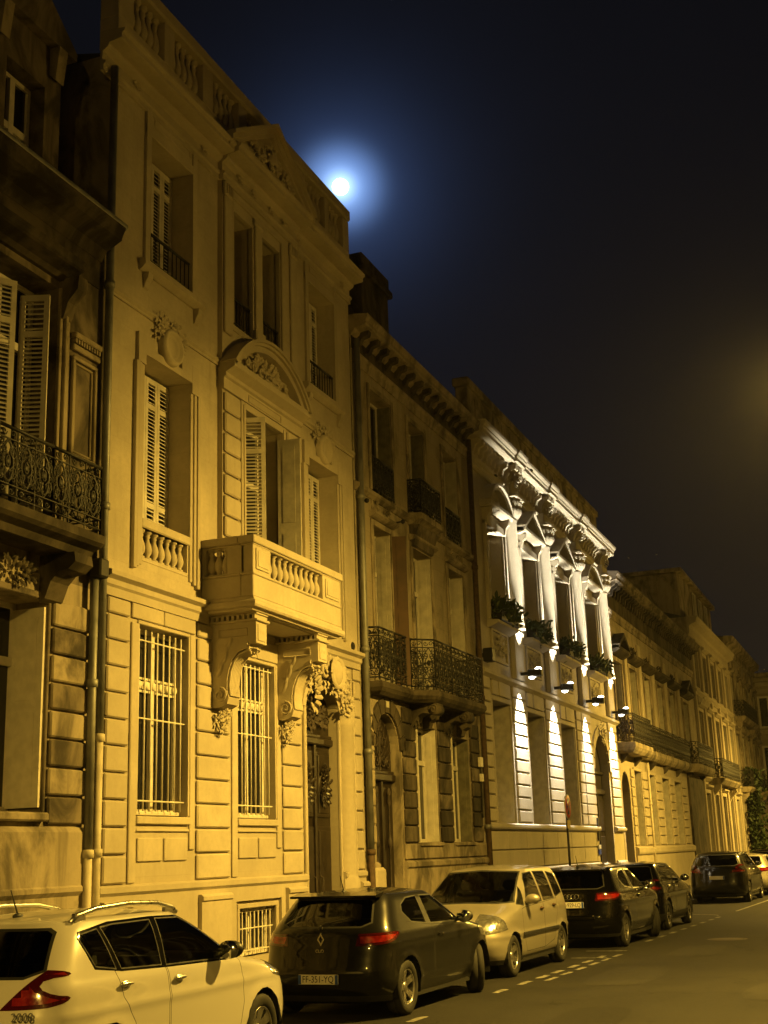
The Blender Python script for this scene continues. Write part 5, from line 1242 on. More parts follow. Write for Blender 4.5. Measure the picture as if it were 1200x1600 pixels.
def pchip(xs, ys):
    n = len(xs); h = [xs[i+1]-xs[i] for i in range(n-1)]; d = [(ys[i+1]-ys[i])/h[i] for i in range(n-1)]; m = [d[0]]+[0]*(n-2)+[d[-1]]
    for i in range(1, n-1):
        if d[i-1]*d[i] > 0: w1, w2 = 2*h[i]+h[i-1], h[i]+2*h[i-1]; m[i] = (w1+w2)/(w1/d[i-1]+w2/d[i])
    def f(x):
        x = min(max(x, xs[0]), xs[-1]); i = 0
        while i < n-2 and x > xs[i+1]: i += 1
        t = (x-xs[i])/h[i]; t2, t3 = t*t, t*t*t
        return (2*t3-3*t2+1)*ys[i]+(t3-2*t2+t)*h[i]*m[i]+(-2*t3+3*t2)*ys[i+1]+(t3-t2)*h[i]*m[i+1]
    return f
def inpoly(x, y, P):
    r = False; j = len(P)-1
    for i in range(len(P)):
        if (P[i][1] > y) != (P[j][1] > y) and x < (P[j][0]-P[i][0])*(y-P[i][1])/(P[j][1]-P[i][1])+P[i][0]: r = not r
        j = i
    return r
def offset(P, d):
    """inset a polygon by d (negative grows it)"""
    A = sum(P[i][0]*P[(i+1) % len(P)][1]-P[(i+1) % len(P)][0]*P[i][1] for i in range(len(P))); s = 1 if A > 0 else -1; n = len(P); out = []
    for i in range(n):
        a, b, c = P[i-1], P[i], P[(i+1) % n]
        def nn(p, q): L = math.hypot(q[0]-p[0], q[1]-p[1]) or 1; return (-(q[1]-p[1])/L*s, (q[0]-p[0])/L*s)
        n1, n2 = nn(a, b), nn(b, c); k = 1+n1[0]*n2[0]+n1[1]*n2[1]; k = max(k, .35)
        out.append((b[0]+d*(n1[0]+n2[0])/k, b[1]+d*(n1[1]+n2[1])/k))
    return out
def chaikin(P, n=2):
    for _ in range(n): P = [q for i in range(len(P)) for q in ((P[i][0]*.75+P[(i+1) % len(P)][0]*.25, P[i][1]*.75+P[(i+1) % len(P)][1]*.25), (P[i][0]*.25+P[(i+1) % len(P)][0]*.75, P[i][1]*.25+P[(i+1) % len(P)][1]*.75))]
    return P
def cb(mb, name, mat, parent): return link(name, mb.mesh(name, mat), parent, local=True)
_wheels = {}
def wheel_meshes(R, style):
    if (R, style) in _wheels: return _wheels[R, style]
    w = .205; t = MB(); r0 = R*.64
    t.lathe([(r0, -.085), (r0+.02, -.10), (R*.86, -.105), (R*.965, -.088), (R, -.06), (R, -.02), (R-.006, -.018), (R-.006, -.01), (R, -.008), (R, .06), (R*.965, .088), (R*.86, .105), (r0+.02, .10), (r0, .085)], seg=36, axis='y')
    h = MB(); h.lathe([(0, .02), (r0*.92, .02), (r0, .085), (r0+.004, -.085), (r0*.93, -.07), (r0*.90, -.02), (r0*.55, -.0), (0, -.0)], seg=30, axis='y')
    s = MB(); n = 5 if style != 2 else 7
    for k in range(n):
        for off in ((-.17, .17) if style == 0 else (0,)):
            a = 2*PI*k/n+off*.9; hw = .022 if style == 0 else .04
            ca, sa = math.cos(a), math.sin(a); pts = []
            for (r, q, y) in ((.05, hw*1.2, -.045), (r0*.5, hw, -.055), (r0*.97, hw*(.9 if style == 0 else 1.5), -.078)):
                for sg in (-1, 1):
                    for yy in (y, y+.03): pts.append((ca*r-sa*q*sg, yy, sa*r+ca*q*sg))
            f = []
            for i in (0, 4): f += [(i, i+4, i+6, i+2), (i+1, i+3, i+7, i+5), (i, i+1, i+5, i+4), (i+2, i+6, i+7, i+3)]
            s.raw(pts, f)
    s.lathe([(0, -.06), (.045, -.06), (.06, -.045), (.06, -.02)], seg=16, axis='y'); s.lathe([(r0*.93, -.06), (r0*.95, -.082), (r0*1.0, -.088), (r0*1.01, -.08)], seg=36, axis='y')
    _wheels[R, style] = (t.mesh('tyre', TYRE), h.mesh('wheel', PLAST), s.mesh('rim', ALLOY)); return _wheels[R, style]

def car(name, label, loc, heading, S, paint, far=False, group='parked cars'):
    T = thing(name, loc, label, 'car', group, heading)
    rows = S['rows']; zt, xm = S['top']; ks = [r[0] for r in rows]
    fn = [pchip(ks, [r[i] for r in rows]) for i in range(1, 6)]; L = S['L']; arch = S['arch']; wx = S['wheels']; wr = S['R']
    dz = .05 if far else .024; nr, nsd = (8, 16) if far else (15, 40); NE = S.get('n', 3.4)
    zs = []; z = ks[0]
    while z < ks[-1]-1e-6: zs.append((z, 1.0)); z += dz
    nc = 5 if far else 9
    for k in range(nc+1): s = 1-k/nc*.985; zs.append((zt-(zt-ks[-1])*s*s, s))
    cr_z, cr_a = S.get('crease', (.72, .012))
    def outline(z, s):
        if s < 1 or z >= ks[-1]:
            e = ks[-1]; a, b, w, c1, c2 = [f(e) for f in fn]; a, b, w, c1, c2 = xm+(a-xm)*s, xm+(b-xm)*s, w*s, c1*s, c2*s
        else: a, b, w, c1, c2 = [f(z) for f in fn]
        w += cr_a*math.exp(-((z-cr_z)/.035)**2)+S.get('crease2', 0)*math.exp(-((z-.42)/.05)**2)
        pts = []
        for k in range(nr):
            t = PI/2*k/nr; pts.append((a+c1*(1-max(0, math.cos(t))**(2/NE)), w*max(0, math.sin(t))**(2/NE)))
        for k in range(nsd+1): x = a+c1+(b-c2-a-c1)*k/nsd; pts.append((x, w))
        for k in range(nr-1, -1, -1):
            t = PI/2*k/nr; pts.append((b-c2*(1-max(0, math.cos(t))**(2/NE)), w*max(0, math.sin(t))**(2/NE)))
        res = []
        for x, y in pts:
            bow = 1-.035*((x-L*.48)/(L*.5))**2; y2 = y*bow
            for wxx in wx:                                 # flared arches
                d = math.hypot(x-wxx, z-wr); y2 += .016*math.exp(-((d-arch)/.05)**2)*(1 if y > w*.7 else 0)*(1 if s == 1 else 0)
            res.append((x, y2))
        return res
    V = []; F = []; rowsz = [(z, outline(z, s)) for z, s in zs]; nc_ = len(rowsz[0][1])
    for sg in (1, -1):
        b0 = len(V)
        for z, o in rowsz: V += [(x, y*sg, z) for x, y in o]
        for j in range(len(rowsz)-1):
            for k in range(nc_-1):
                q = (b0+j*nc_+k, b0+j*nc_+k+1, b0+(j+1)*nc_+k+1, b0+(j+1)*nc_+k); F.append(q if sg < 0 else q[::-1])
        F.append(tuple(b0+(len(rowsz)-1)*nc_+k for k in range(nc_)))
    me = bpy.data.meshes.new('body'); me.from_pydata(V, [], F); bm = bmesh.new(); bm.from_mesh(me)
    bmesh.ops.remove_doubles(bm, verts=bm.verts, dist=4e-4)
    def cut(P, ax, flt):
        ia = {'x': 0, 'y': 1}[ax]; n = len(P)
        for i in range(n):
            p, q = P[i], P[(i+1) % n]; lo0, hi0 = min(p[0], q[0])-.004, max(p[0], q[0])+.004; lo1, hi1 = min(p[1], q[1])-.004, max(p[1], q[1])+.004; fs = []
            for f in bm.faces:
                c0 = [v.co[ia] for v in f.verts]
                if ia == 1 and min(c0) < 0: c0 = [-c for c in c0] if max(c0) <= 1e-4 else c0
                if max(c0) < lo0 or min(c0) > hi0: continue
                c1 = [v.co.z for v in f.verts]
                if max(c1) < lo1 or min(c1) > hi1: continue
                if flt(f.calc_center_median()): fs.append(f)
            if not fs: continue
            dx, dz_ = q[0]-p[0], q[1]-p[1]
            for mir in ((1, -1) if ia == 1 else (1,)):
                ff = [f for f in fs if f.is_valid]
                if ia == 1: ff = [f for f in ff if f.calc_center_median().y*mir > -.01]
                co = Vector((p[0], 0, p[1])) if ia == 0 else Vector((0, p[0]*mir, p[1])); no = Vector((dz_, 0, -dx)) if ia == 0 else Vector((0, dz_*mir, -dx))
                if no.length < 1e-9 or not ff: continue
                ge = set(ff)
                for f in ff: ge.update(f.edges); ge.update(f.verts)
                bmesh.ops.bisect_plane(bm, geom=list(ge), plane_co=co, plane_no=no.normalized(), dist=1e-5)
    def pick(P, ax, flt):
        r = []
        for f in bm.faces:
            c = f.calc_center_median(); u = c.x if ax == 'x' else abs(c.y)
            if flt(c) and inpoly(u, c.z, P): r.append(f)
        return r
    def take(fs, name, mat, parent=None, push=0.0):
        if not fs: return None
        b2 = bmesh.new(); mp = {}
        for f in fs:
            vs = []
            for v in f.verts:
                if v not in mp: mp[v] = b2.verts.new(v.co+v.normal*push)
                vs.append(mp[v])
            try: nf = b2.faces.new(vs); nf.smooth = True
            except ValueError: pass
        m2 = bpy.data.meshes.new(name); b2.to_mesh(m2); b2.free(); m2.materials.append(mat)
        bmesh.ops.delete(bm, geom=fs, context='FACES'); return link(name, m2, parent or T, local=True)
    side = lambda c: abs(c.y) > .42
    sides = lambda sg: (lambda c: c.y*sg > .42)
    # wheel arches
    for x in wx:
        C = [(x+arch*math.cos(2*PI*k/22), wr+arch*math.sin(2*PI*k/22)) for k in range(22)]
        cut(C, 'x', lambda c: abs(c.y) > .5); bmesh.ops.delete(bm, geom=pick(C, 'x', lambda c: abs(c.y) > .5), context='FACES')
    bm.normal_update()
    # glass: side panes, rear window, windscreen, each with a black seal
    def glass(P, ax, flt, nm, mat, seal=.018):
        P2 = offset(P, seal); cut(P, ax, flt); cut(P2, ax, flt)
        inner = pick(P2, ax, flt); g = take(inner, nm, mat); ring = pick(P, ax, flt); take(ring, 'window_seal', S.get('seal', RUBBER) if nm == 'side_window' else RUBBER, g or T); return g
    for P in S['panes']:
        for sg in (1, -1): glass(P, 'x', sides(sg), 'side_window', S.get('glass', CG), S.get('sealw', .016))
    if 'dlo' in S:
        P = S['dlo']; cut(P, 'x', side)
        for sg in (1, -1): take(pick(P, 'x', sides(sg)), 'window_pillar_trim', GLOSSB)
    zr0, zr1, y0, y1 = S['rear_win']; cx = L*.35
    glass(chaikin([(-y0, zr0), (y0, zr0), (y1, zr1), (-y1, zr1)], 1) if False else [(-.02, zr0), (y0*.8, zr0), (y0, zr0+.05), (y1, zr1-.03), (y1*.9, zr1), (-.02, zr1)], 'y', lambda c: c.x < cx and abs(c.y) < y0+.08, 'rear_window', S.get('rglass', CGD), .02)
    zr0, zr1, y0, y1 = S['screen']
    glass([(-.02, zr0), (y0*.7, zr0-.012), (y0, zr0), (y1, zr1), (-.02, zr1+.03)], 'y', lambda c: c.x > L*.5 and abs(c.y) < y0+.08, 'windscreen', CG, .02)
    # lamps
    for P, yin, *ln in S['tail']:
        P = chaikin(P, 1); yb, zb, yt, zt_ = ln if ln else (yin, .80, yin+.04, 1.0)
        f_ = lambda c: c.x < L*.3
        cut(P, 'x', f_)
        for sg in (1, -1):
            pn = Vector((0, sg*(zt_-zb), -(yt-yb))).normalized(); pc = Vector((0, yb*sg, zb)); ok_ = lambda c: (c-pc).dot(pn) > 0
            fs = [f for f in bm.faces if f.calc_center_median().x < L*.3 and f.calc_center_median().y*sg > 0 and inpoly(min(max(f.calc_center_median().x, 0.0), 9), f.calc_center_median().z, P)]
            if fs:
                ge = set(fs)
                for f in fs: ge.update(f.edges); ge.update(f.verts)
                bmesh.ops.bisect_plane(bm, geom=list(ge), plane_co=pc, plane_no=pn, dist=1e-5)
            P3 = offset(P, .028); cut(P3, 'x', f_)
            core = [f for f in pick(P3, 'x', f_) if f.calc_center_median().y*sg > 0 and (f.calc_center_median()-pc).dot(pn) > .025]
            co = take(core, 'lamp_core', REDI, None, .003); tl = take([f for f in pick(P, 'x', f_) if f.calc_center_median().y*sg > 0 and ok_(f.calc_center_median())], 'tail_lamp', REDL, None, .004)
            if co and tl: co.parent = tl
    for P, yin in S['head']:
        f_ = lambda c: c.x > L*.7; cut(P, 'x', f_)
        for sg in (1, -1): take([f for f in pick(P, 'x', f_) if f.calc_center_median().y*sg > yin], 'headlamp', CLEARL, None, .003)
    # doors with shut lines and handles
    for P, hx, hz in S.get('doors', ()):
        P2 = offset(P, .007)
        cut(P, 'x', side); cut(P2, 'x', side)
        for sg in (1, -1):
            d = take(pick(P2, 'x', sides(sg)), 'door', paint); take(pick(P, 'x', sides(sg)), 'shut_line', UNDER, d)
            yh = (fn[2](hz)*(1-.035*((hx-L*.48)/(L*.5))**2)+.012)*sg
            q = MB(); q.ball((hx, yh+.012*sg, hz), (.095, .018, .017), 12, 7); q.ball((hx, yh-.004*sg, hz-.004), (.07, .012, .03), 10, 6); cb(q, 'door_handle', S.get('handle', paint), d)
    # grille / bumper trim / cladding
    for P, yin, mt, nm in S.get('front_parts', ()):
        f_ = lambda c: c.x > L*.8; cut(P, 'y', f_); take(pick(P, 'y', f_), nm, mt)
    for P, yin, mt, nm in S.get('rear_parts', ()):
        f_ = lambda c: c.x < L*.2; cut(P, 'y', f_); take(pick(P, 'y', f_), nm, mt)
    zc = S.get('clad', .27)
    fs = [f for f in bm.faces if min(v.co.z for v in f.verts) < zc < max(v.co.z for v in f.verts)]
    if fs:
        ge = set(fs)
        for f in fs: ge.update(f.edges); ge.update(f.verts)
        bmesh.ops.bisect_plane(bm, geom=list(ge), plane_co=(0, 0, zc), plane_no=(0, 0, 1), dist=1e-5)
    take([f for f in bm.faces if f.calc_center_median().z < zc], 'lower_cladding', PLAST)
    for f in bm.faces: f.smooth = True
    m3 = bpy.data.meshes.new('body'); bm.to_mesh(m3); bm.free(); m3.materials.append(paint); link('body', m3, T, local=True); bpy.data.meshes.remove(me)
    # wheel wells, underbody
    hwid = fn[2](.45)
    for x in wx:
        for sg in (1, -1):
            q = MB(); n = 18; a0, a1 = -.25, PI+.25
            ring = lambda y, r: [(x+r*math.cos(a0+(a1-a0)*k/n), y, wr+r*math.sin(a0+(a1-a0)*k/n)) for k in range(n+1)]
            o, i_, c = ring(sg*(hwid-.012), arch+.004), ring(sg*(hwid-.34), arch+.004), ring(sg*(hwid-.34), .02)
            for A, B in ((o, i_), (i_, c)):
                for k in range(n): q.quad(A[k], A[k+1], B[k+1], B[k])
            cb(q, 'wheel_well', UNDER, T)
    q = MB(); q.box(.25, L-.25, -hwid+.36, hwid-.36, .17, .30); q.box(wx[0]+arch, wx[1]-arch, -hwid+.06, hwid-.06, .18, .26); cb(q, 'underbody', UNDER, T)
    # wheels
    ty, hb, rm = wheel_meshes(wr, S.get('rim', 0))
    for i, x in enumerate(wx):
        for sg in (1, -1):
            w = link('wheel', hb, T, local=True); w.location = (x, -sg*(hwid-.115), wr)
            st = S.get('steer', 0) if i == 1 else 0
            w.rotation_euler = (0, random.uniform(0, 6), st+(PI if sg < 0 else 0))
            link('tyre', ty, w, local=True); link('rim', rm, w, local=True)
    # mirrors
    mx, mz = S['mirror']
    for sg in (1, -1):
        yb = fn[2](mz)*sg
        q = MB(); q.ball((mx, yb+.13*sg, mz+.03), (.075, .115, .075), 14, 9); q.box(mx-.04, mx+.03, yb-.05*sg, yb+.08*sg, mz-.03, mz+.01, .01); d = cb(q, 'wing_mirror', S.get('mirror_mat', paint), T)
        q = MB(); q.lathe([(0, -.045), (.075, -.05), (.08, -.03)], (mx-.025, yb+.13*sg, mz+.03), 14, 'x'); q.v = [(a, yb+.13*sg+(b-yb-.13*sg)*1.25, c) for a, b, c in q.v]; cb(q, 'mirror_glass', CHROME, d)
    # interior
    for x in (L*.62, L*.40):
        for y in (-.36, .36):
            q = MB(); zb = .46; q.box(x-.45, x+.05, y-.24, y+.24, zb-.08, zb+.10, .05); hz = S['top'][0]-.42
            q.prism([(x-.45, zb), (x-.33, zb), (x-.50, hz), (x-.60, hz)], lambda a, c, yy: (a, yy, c), y-.23, y+.23); q.ball((x-.56, y, hz+.10), (.055, .13, .09), 10, 6); cb(q, 'seat', SEAT, T)
    q = MB(); q.box(L*.70, L*.80, -.65, .65, .60, .92, .06); d = cb(q, 'dashboard', SEAT, T)
    q = MB(); q.tube([(L*.685+.08*math.cos(t*PI/8)*.4, .36+.18*math.sin(t*PI/8), .90+.17*math.cos(t*PI/8)) for t in range(17)], .015, 6); cb(q, 'steering_wheel', SEAT, T)
    # number plates
    def plate(x, y, z, txt, dirx, tilt=0):
        q = MB(); q.box(x-.008, x+.008, y-.26, y+.26, z-.055, z+.055, .004); p = cb(q, 'number_plate', PLATE, T)
        for s2 in (-1, 1): q = MB(); q.box(x+dirx*.0085, x+dirx*.010, y+s2*.22, y+s2*.258, z-.052, z+.052); cb(q, 'plate_band', PLBLUE, p)
        if txt:
            lm = text_mesh(txt, .105, INK, .001, width=.40); o = link('lettering', lm, p, local=True); o.location = (x+dirx*.010, y, z); o.rotation_euler = (PI/2, 0, -PI/2 if dirx < 0 else PI/2)
    for (x, y, z, txt, dr) in S.get('plates', ()): plate(x, y, z, txt, dr)
    for b in S.get('extras', ()): b(T, fn)
    return T

# --- shapes
def diamond(T, x, z, s, dr, name='badge'):
    q = MB(); a = [(0, s), (s*.62, 0), (0, -s), (-s*.62, 0)]
    for k in range(4):
        p, r = a[k], a[(k+1) % 4]; i, j = (p[0]*.55, p[1]*.55), (r[0]*.55, r[1]*.55)
        q.prism([p, r, j, i], lambda u, v, w: (x+w*dr, u, z+v), -.005, .012)
    cb(q, name, CHROME, T)
def rails(T, fn):
    for sg in (1, -1):
        q = MB(); pts = [(.62, .60*sg, 1.425), (.70, .60*sg, 1.475), (.95, .605*sg, 1.515), (1.4, .605*sg, 1.535), (1.85, .60*sg, 1.52), (2.12, .585*sg, 1.475), (2.22, .575*sg, 1.43)]
        q.tube(pts, .021, 8, caps=True); q.box(.66, .80, .585*sg, .615*sg, 1.40, 1.49); q.box(2.0, 2.16, .57*sg, .60*sg, 1.40, 1.475); cb(q, 'roof_rail', CHROME_S, T)
CHROME_S = simple('satin_aluminium', (.62, .61, .58), .3, 1.0, .1, 9)
def antenna(x, z):
    def f(T, fn):
        q = MB(); q.ball((x, 0, z), (.06, .03, .025), 8, 5); q.tube([(x, 0, z+.01), (x-.10, 0, z+.20)], [.008, .004], 6); cb(q, 'aerial', PLAST, T)
    return f
def text_badge(txt, y, z, x, size, rz=0):
    def f(T, fn):
        o = link('badge_lettering', text_mesh(txt, size, CHROME, .003), T, local=True); o.location = (x, y, z); o.rotation_euler = (PI/2, 0, -PI/2+rz)
    return f
def wiper(x, z):
    def f(T, fn):
        q = MB(); q.tube([(x-.015, 0, z), (x-.03, -.05, z+.04), (x+.03, -.34, z+.10)], .009, 5); q.ball((x-.01, 0, z), .03, 8, 5); cb(q, 'rear_wiper', PLAST, T)
    return f
def spoiler(x, z, w, d=.16):
    def f(T, fn):
        q = MB(); q.prism([(x+.14, z+.005), (x-d*.6, z-.030), (x-d*.6-.01, z-.055), (x+.06, z-.055)], lambda a, c, y: (a, y, c), -w, w); cb(q, 'roof_spoiler', S_P[0], T)
    return f
S_P = [None]
WHITEP = car_paint('pearl_white_paint', (.66, .63, .56), 0, .3); GREYP = car_paint('dark_grey_metallic', (.012, .012, .0125), .25, .28); SILVP = car_paint('silver_beige_metallic', (.42, .39, .33), .55, .38); BLACKP = car_paint('gloss_black_paint', (.002, .002, .0022), .0, .2); BLACK2 = car_paint('black_paint', (.004, .004, .004), .0, .24); DKP = car_paint('dark_brown_grey_paint', (.010, .0095, .009), .1, .28)

CROSS = dict(L=4.16, top=(1.50, 1.45), R=.325, arch=.375, wheels=(.80, 3.34), rim=2,
    rows=[(.20, .12, 3.98, .80, .45, .55), (.32, .03, 4.10, .852, .5, .65), (.50, .0, 4.16, .868, .5, .72), (.66, .02, 4.14, .870, .5, .74), (.80, .05, 4.06, .868, .48, .76), (.90, .07, 3.84, .86, .46, .80), (.98, .09, 3.40, .845, .44, .80), (1.03, .11, 3.10, .822, .42, .64), (1.10, .16, 2.97, .795, .40, .55), (1.25, .28, 2.68, .735, .38, .5), (1.38, .40, 2.40, .665, .36, .45), (1.435, .47, 2.26, .625, .36, .42)],
    panes=[[(1.66, 1.035), (2.68, 1.01), (2.80, 1.03), (2.36, 1.30), (2.12, 1.395), (1.74, 1.405)], [(1.02, 1.06), (1.60, 1.04), (1.66, 1.40), (1.10, 1.395), (.92, 1.38)], [(.70, 1.10), (.96, 1.063), (.88, 1.375), (.64, 1.345), (.60, 1.30)]],
    dlo=[(.68, 1.085), (1.02, 1.045), (1.66, 1.02), (2.70, .995), (2.86, 1.02), (2.40, 1.305), (2.13, 1.41), (1.70, 1.42), (1.05, 1.412), (.62, 1.36), (.58, 1.31)], sealw=.010, rear_win=(1.06, 1.40, .66, .58), screen=(1.05, 1.40, .72, .60),
    tail=[([(-.1, .86), (.14, .86), (.30, .90), (.34, .935), (.22, .95), (.17, 1.0), (.22, 1.06), (.40, 1.075), (.38, 1.10), (.22, 1.125), (.06, 1.12), (-.1, 1.10)], .50, .40, .86, .66, 1.115)],
    head=[([(3.55, .80), (4.1, .70), (4.2, .78), (4.1, .86), (3.6, .92), (3.45, .90)], .42)],
    doors=[([(1.66, .36), (2.86, .36), (2.95, .62), (2.90, 1.0), (2.72, 1.02), (1.66, 1.05)], 1.80, .93), ([(1.22, .44), (1.645, .36), (1.645, 1.05), (.92, 1.08), (.98, .86), (1.14, .66)], .99+.02, .955)],
    handle=CHROME_S, mirror=(2.56, 1.06), mirror_mat=PLAST, plates=[(4.155, 0, .42, '', 1)], clad=.36, glass=CG, crease=(.80, .010),
    extras=[rails, antenna(.78, 1.475), text_badge('2008', -.60, .815, .070, .085, .22), wiper(.08, 1.06)], rear_parts=[([(0, .36), (.55, .36), (.60, .62), (.5, .70), (0, .70)], 0, PLAST, 'bumper_insert')])
HATCH = dict(L=4.06, top=(1.45, 1.40), R=.315, arch=.36, wheels=(.72, 3.31), rim=0, steer=math.radians(27),
    rows=[(.20, .15, 3.88, .79, .45, .6), (.35, .04, 4.0, .848, .52, .72), (.52, .0, 4.06, .864, .54, .76), (.66, .03, 4.03, .868, .54, .80), (.80, .07, 3.93, .866, .52, .84), (.88, .09, 3.72, .858, .50, .86), (.95, .11, 3.28, .838, .48, .82), (.99, .13, 2.98, .815, .46, .66), (1.08, .20, 2.78, .768, .44, .56), (1.22, .34, 2.50, .70, .42, .5), (1.33, .45, 2.27, .642, .40, .46), (1.38, .50, 2.15, .605, .40, .42)],
    panes=[[(1.58, .99), (2.66, .965), (2.72, .99), (2.30, 1.22), (2.02, 1.335), (1.62, 1.345)], [(1.02, 1.035), (1.46, .995), (1.51, 1.345), (1.16, 1.33), (.93, 1.26), (.86, 1.17)]],
    rear_win=(1.02, 1.35, .60, .52), screen=(1.0, 1.36, .72, .58),
    tail=[([(-.1, .815), (.06, .815), (.30, .845), (.50, .93), (.54, .965), (.30, .965), (.12, .955), (-.1, .935)], .44)],
    head=[([(3.35, .74), (3.9, .66), (4.1, .70), (4.0, .80), (3.4, .87), (3.2, .86)], .40)],
    doors=[([(1.56, .34), (2.74, .34), (2.84, .60), (2.80, .94), (1.56, .985)], 1.76, .86), ([(1.14, .42), (1.545, .34), (1.545, .985), (.86, 1.06), (.92, .84), (1.06, .62)], 9, 9)],
    mirror=(2.50, 1.0), mirror_mat=PLAST, plates=[(-.012, 0, .46, 'FF-351-YQ', -1)], crease=(.84, .012), crease2=.008, glass=CG, seal=PLAST,
    extras=[lambda T, fn: diamond(T, .085, .90, .075, -1), text_badge('CLIO', 0, .77, .045, .05), antenna(.75, 1.415), wiper(.09, 1.03), spoiler(.52, 1.41, .58)])
MPV = dict(L=4.05, top=(1.62, 1.45), R=.305, arch=.35, wheels=(.70, 3.30), rim=1,
    rows=[(.20, .12, 3.9, .77, .40, .5), (.35, .03, 4.0, .832, .42, .62), (.5, 0, 4.05, .845, .42, .66), (.66, .02, 4.02, .847, .42, .70), (.80, .03, 3.92, .846, .42, .74), (.90, .05, 3.72, .842, .40, .78), (.98, .06, 3.40, .832, .40, .76), (1.05, .08, 3.12, .818, .40, .60), (1.15, .10, 2.96, .79, .40, .52), (1.30, .15, 2.70, .745, .38, .48), (1.45, .22, 2.43, .69, .36, .45), (1.545, .30, 2.24, .645, .36, .42)],
    panes=[[(1.72, 1.03), (2.62, 1.00), (2.30, 1.40), (2.16, 1.49), (1.78, 1.51)], [(.98, 1.05), (1.64, 1.035), (1.70, 1.51), (1.06, 1.50)], [(.42, 1.12), (.90, 1.06), (.96, 1.495), (.55, 1.44)], [(2.70, 1.0), (2.93, 1.03), (2.55, 1.30)]],
    rear_win=(1.05, 1.50, .64, .56), screen=(1.06, 1.52, .74, .61),
    tail=[([(-.1, .80), (.16, .80), (.18, 1.30), (-.1, 1.30)], .55)],
    head=[([(3.55, .70), (4.1, .62), (4.1, .84), (3.85, .93), (3.62, .93)], .40)],
    doors=[([(1.70, .32), (2.66, .32), (2.82, .60), (2.84, .96), (2.68, .985), (1.70, 1.02)], 1.84, .93), ([(1.16, .40), (1.685, .32), (1.685, 1.02), (.86, 1.05), (.92, .80), (1.06, .60)], 1.12, .95)],
    handle=SHUTR, mirror=(2.60, 1.07), plates=[(4.05, 0, .40, '', 1)], crease=(.60, .014), glass=CG,
    front_parts=[([(0, .66), (.36, .66), (.40, .74), (.36, .80), (0, .80)], 0, PLAST, 'grille'), ([(0, .28), (.5, .28), (.46, .46), (0, .46)], 0, PLAST, 'lower_grille')],
    extras=[lambda T, fn: [cb(MB().box(.95, 2.9, sg*(fn[2](.60)+.012), sg*(fn[2](.60)+.03), .565, .62, .006), 'side_moulding', PLAST, T) for sg in (-1, 1)],
            lambda T, fn: cb(MB().lathe([(.055, 0), (.07, .012), (.085, 0)], (3.99, 0, .73), 16, 'x'), 'badge', CHROME, T)])
def scaled(base, L, W, H, **kw):
    s = {k: v for k, v in base.items()}; a, b, c = L/base['L'], W, H/base['top'][0]
    s['L'] = L; s['rows'] = [(z*c, r*a, f*a, w*b, p, q) for z, r, f, w, p, q in base['rows']]; s['top'] = (H, base['top'][1]*a)
    pp = lambda P: [(x*a, z*c) for x, z in P]
    s['panes'] = [pp(P) for P in base['panes']]; s['tail'] = [(pp(t_[0]), t_[1], *([t_[2]*b, t_[3]*c, t_[4]*b, t_[5]*c] if len(t_) > 2 else [])) for t_ in base['tail']]; s['head'] = [(pp(P), y) for P, y in base['head']]
    if 'dlo' in base: s['dlo'] = pp(base['dlo'])
    s['doors'] = [(pp(P), x*a, z*c) for P, x, z in base.get('doors', ())]
    for k in ('rear_win', 'screen'): z0, z1, y0, y1 = base[k]; s[k] = (z0*c, z1*c, y0*b, y1*b)
    s['wheels'] = tuple(x*a for x in base['wheels']); s['mirror'] = (base['mirror'][0]*a, base['mirror'][1]*c); s['extras'] = []; s['steer'] = 0; s['plates'] = []; s['front_parts'] = []; s['rear_parts'] = []; s['clad'] = .27
    s.update(kw); return s
def rings4(x, z):
    def f(T, fn):
        q = MB()
        for k in range(4): q.tube([(x-.012, -.105+.07*k+.045*math.cos(t*PI/8), z+.045*math.sin(t*PI/8)) for t in range(17)], .007, 5)
        cb(q, 'badge', CHROME, T)
    return f
HEAD = -.034
def lane(x, off): return 5.75-.034*(x-15)+off
S_P[0] = GREYP
car('white_crossover_car', 'white crossover with silver roof rails and red claw tail lamp, nearest the camera', (8.02, 5.72+.87, 0), 0, CROSS, WHITEP)
car('dark_hatchback', 'dark grey hatchback with a diamond badge on its tailgate and steered front wheel', (14.56, 5.76+.868, 0), HEAD, HATCH, GREYP)
car('silver_people_carrier', 'silver-beige compact people carrier parked facing the other way, headlamps towards the camera', (23.18, 5.62+.86, 0), PI+HEAD, MPV, SILVP)
RAQ = scaled(HATCH, 4.30, 1.03, 1.53, rim=2, seal=CHROME_S, steer=math.radians(24), plates=[(-.012, 0, .80, 'GD-929-LQ', -1)], extras=[rings4(.09, .95), antenna(.7, 1.50), spoiler(.5, 1.47, .6)])
S_P[0] = BLACKP
car('black_hatchback', 'glossy black hatchback with chrome window trim, parked behind the people carrier', (25.05, 5.24+.89, 0), HEAD, RAQ, BLACKP)
car('small_black_suv', 'small black crossover ahead of the chrome-trimmed black car, bright mirror cap', (30.0, 5.26+.87, 0), HEAD, scaled(CROSS, 4.05, 1.0, 1.50, rim=0, clad=.36, mirror_mat=CHROME_S), BLACK2)
car('dark_suv', 'dark tall estate car standing alone beyond a gap in the parked row', (43.6, 4.95+.92, 0), HEAD, scaled(CROSS, 4.4, 1.06, 1.60, rim=1, plates=[(-.012, 0, .78, '', -1)]), DKP, True)
car('silver_hatchback', 'silver hatchback half hidden in front of the dark estate car', (49.0, 4.72+.87, 0), HEAD, scaled(HATCH, 4.05, 1.0, 1.46, rim=1), SILVP, True)
car('black_car', 'farthest parked car, black, cut off by the right edge of the picture', (54.5, 4.45+.87, 0), HEAD, scaled(CROSS, 4.2, 1.0, 1.58, rim=1), BLACK2, True)
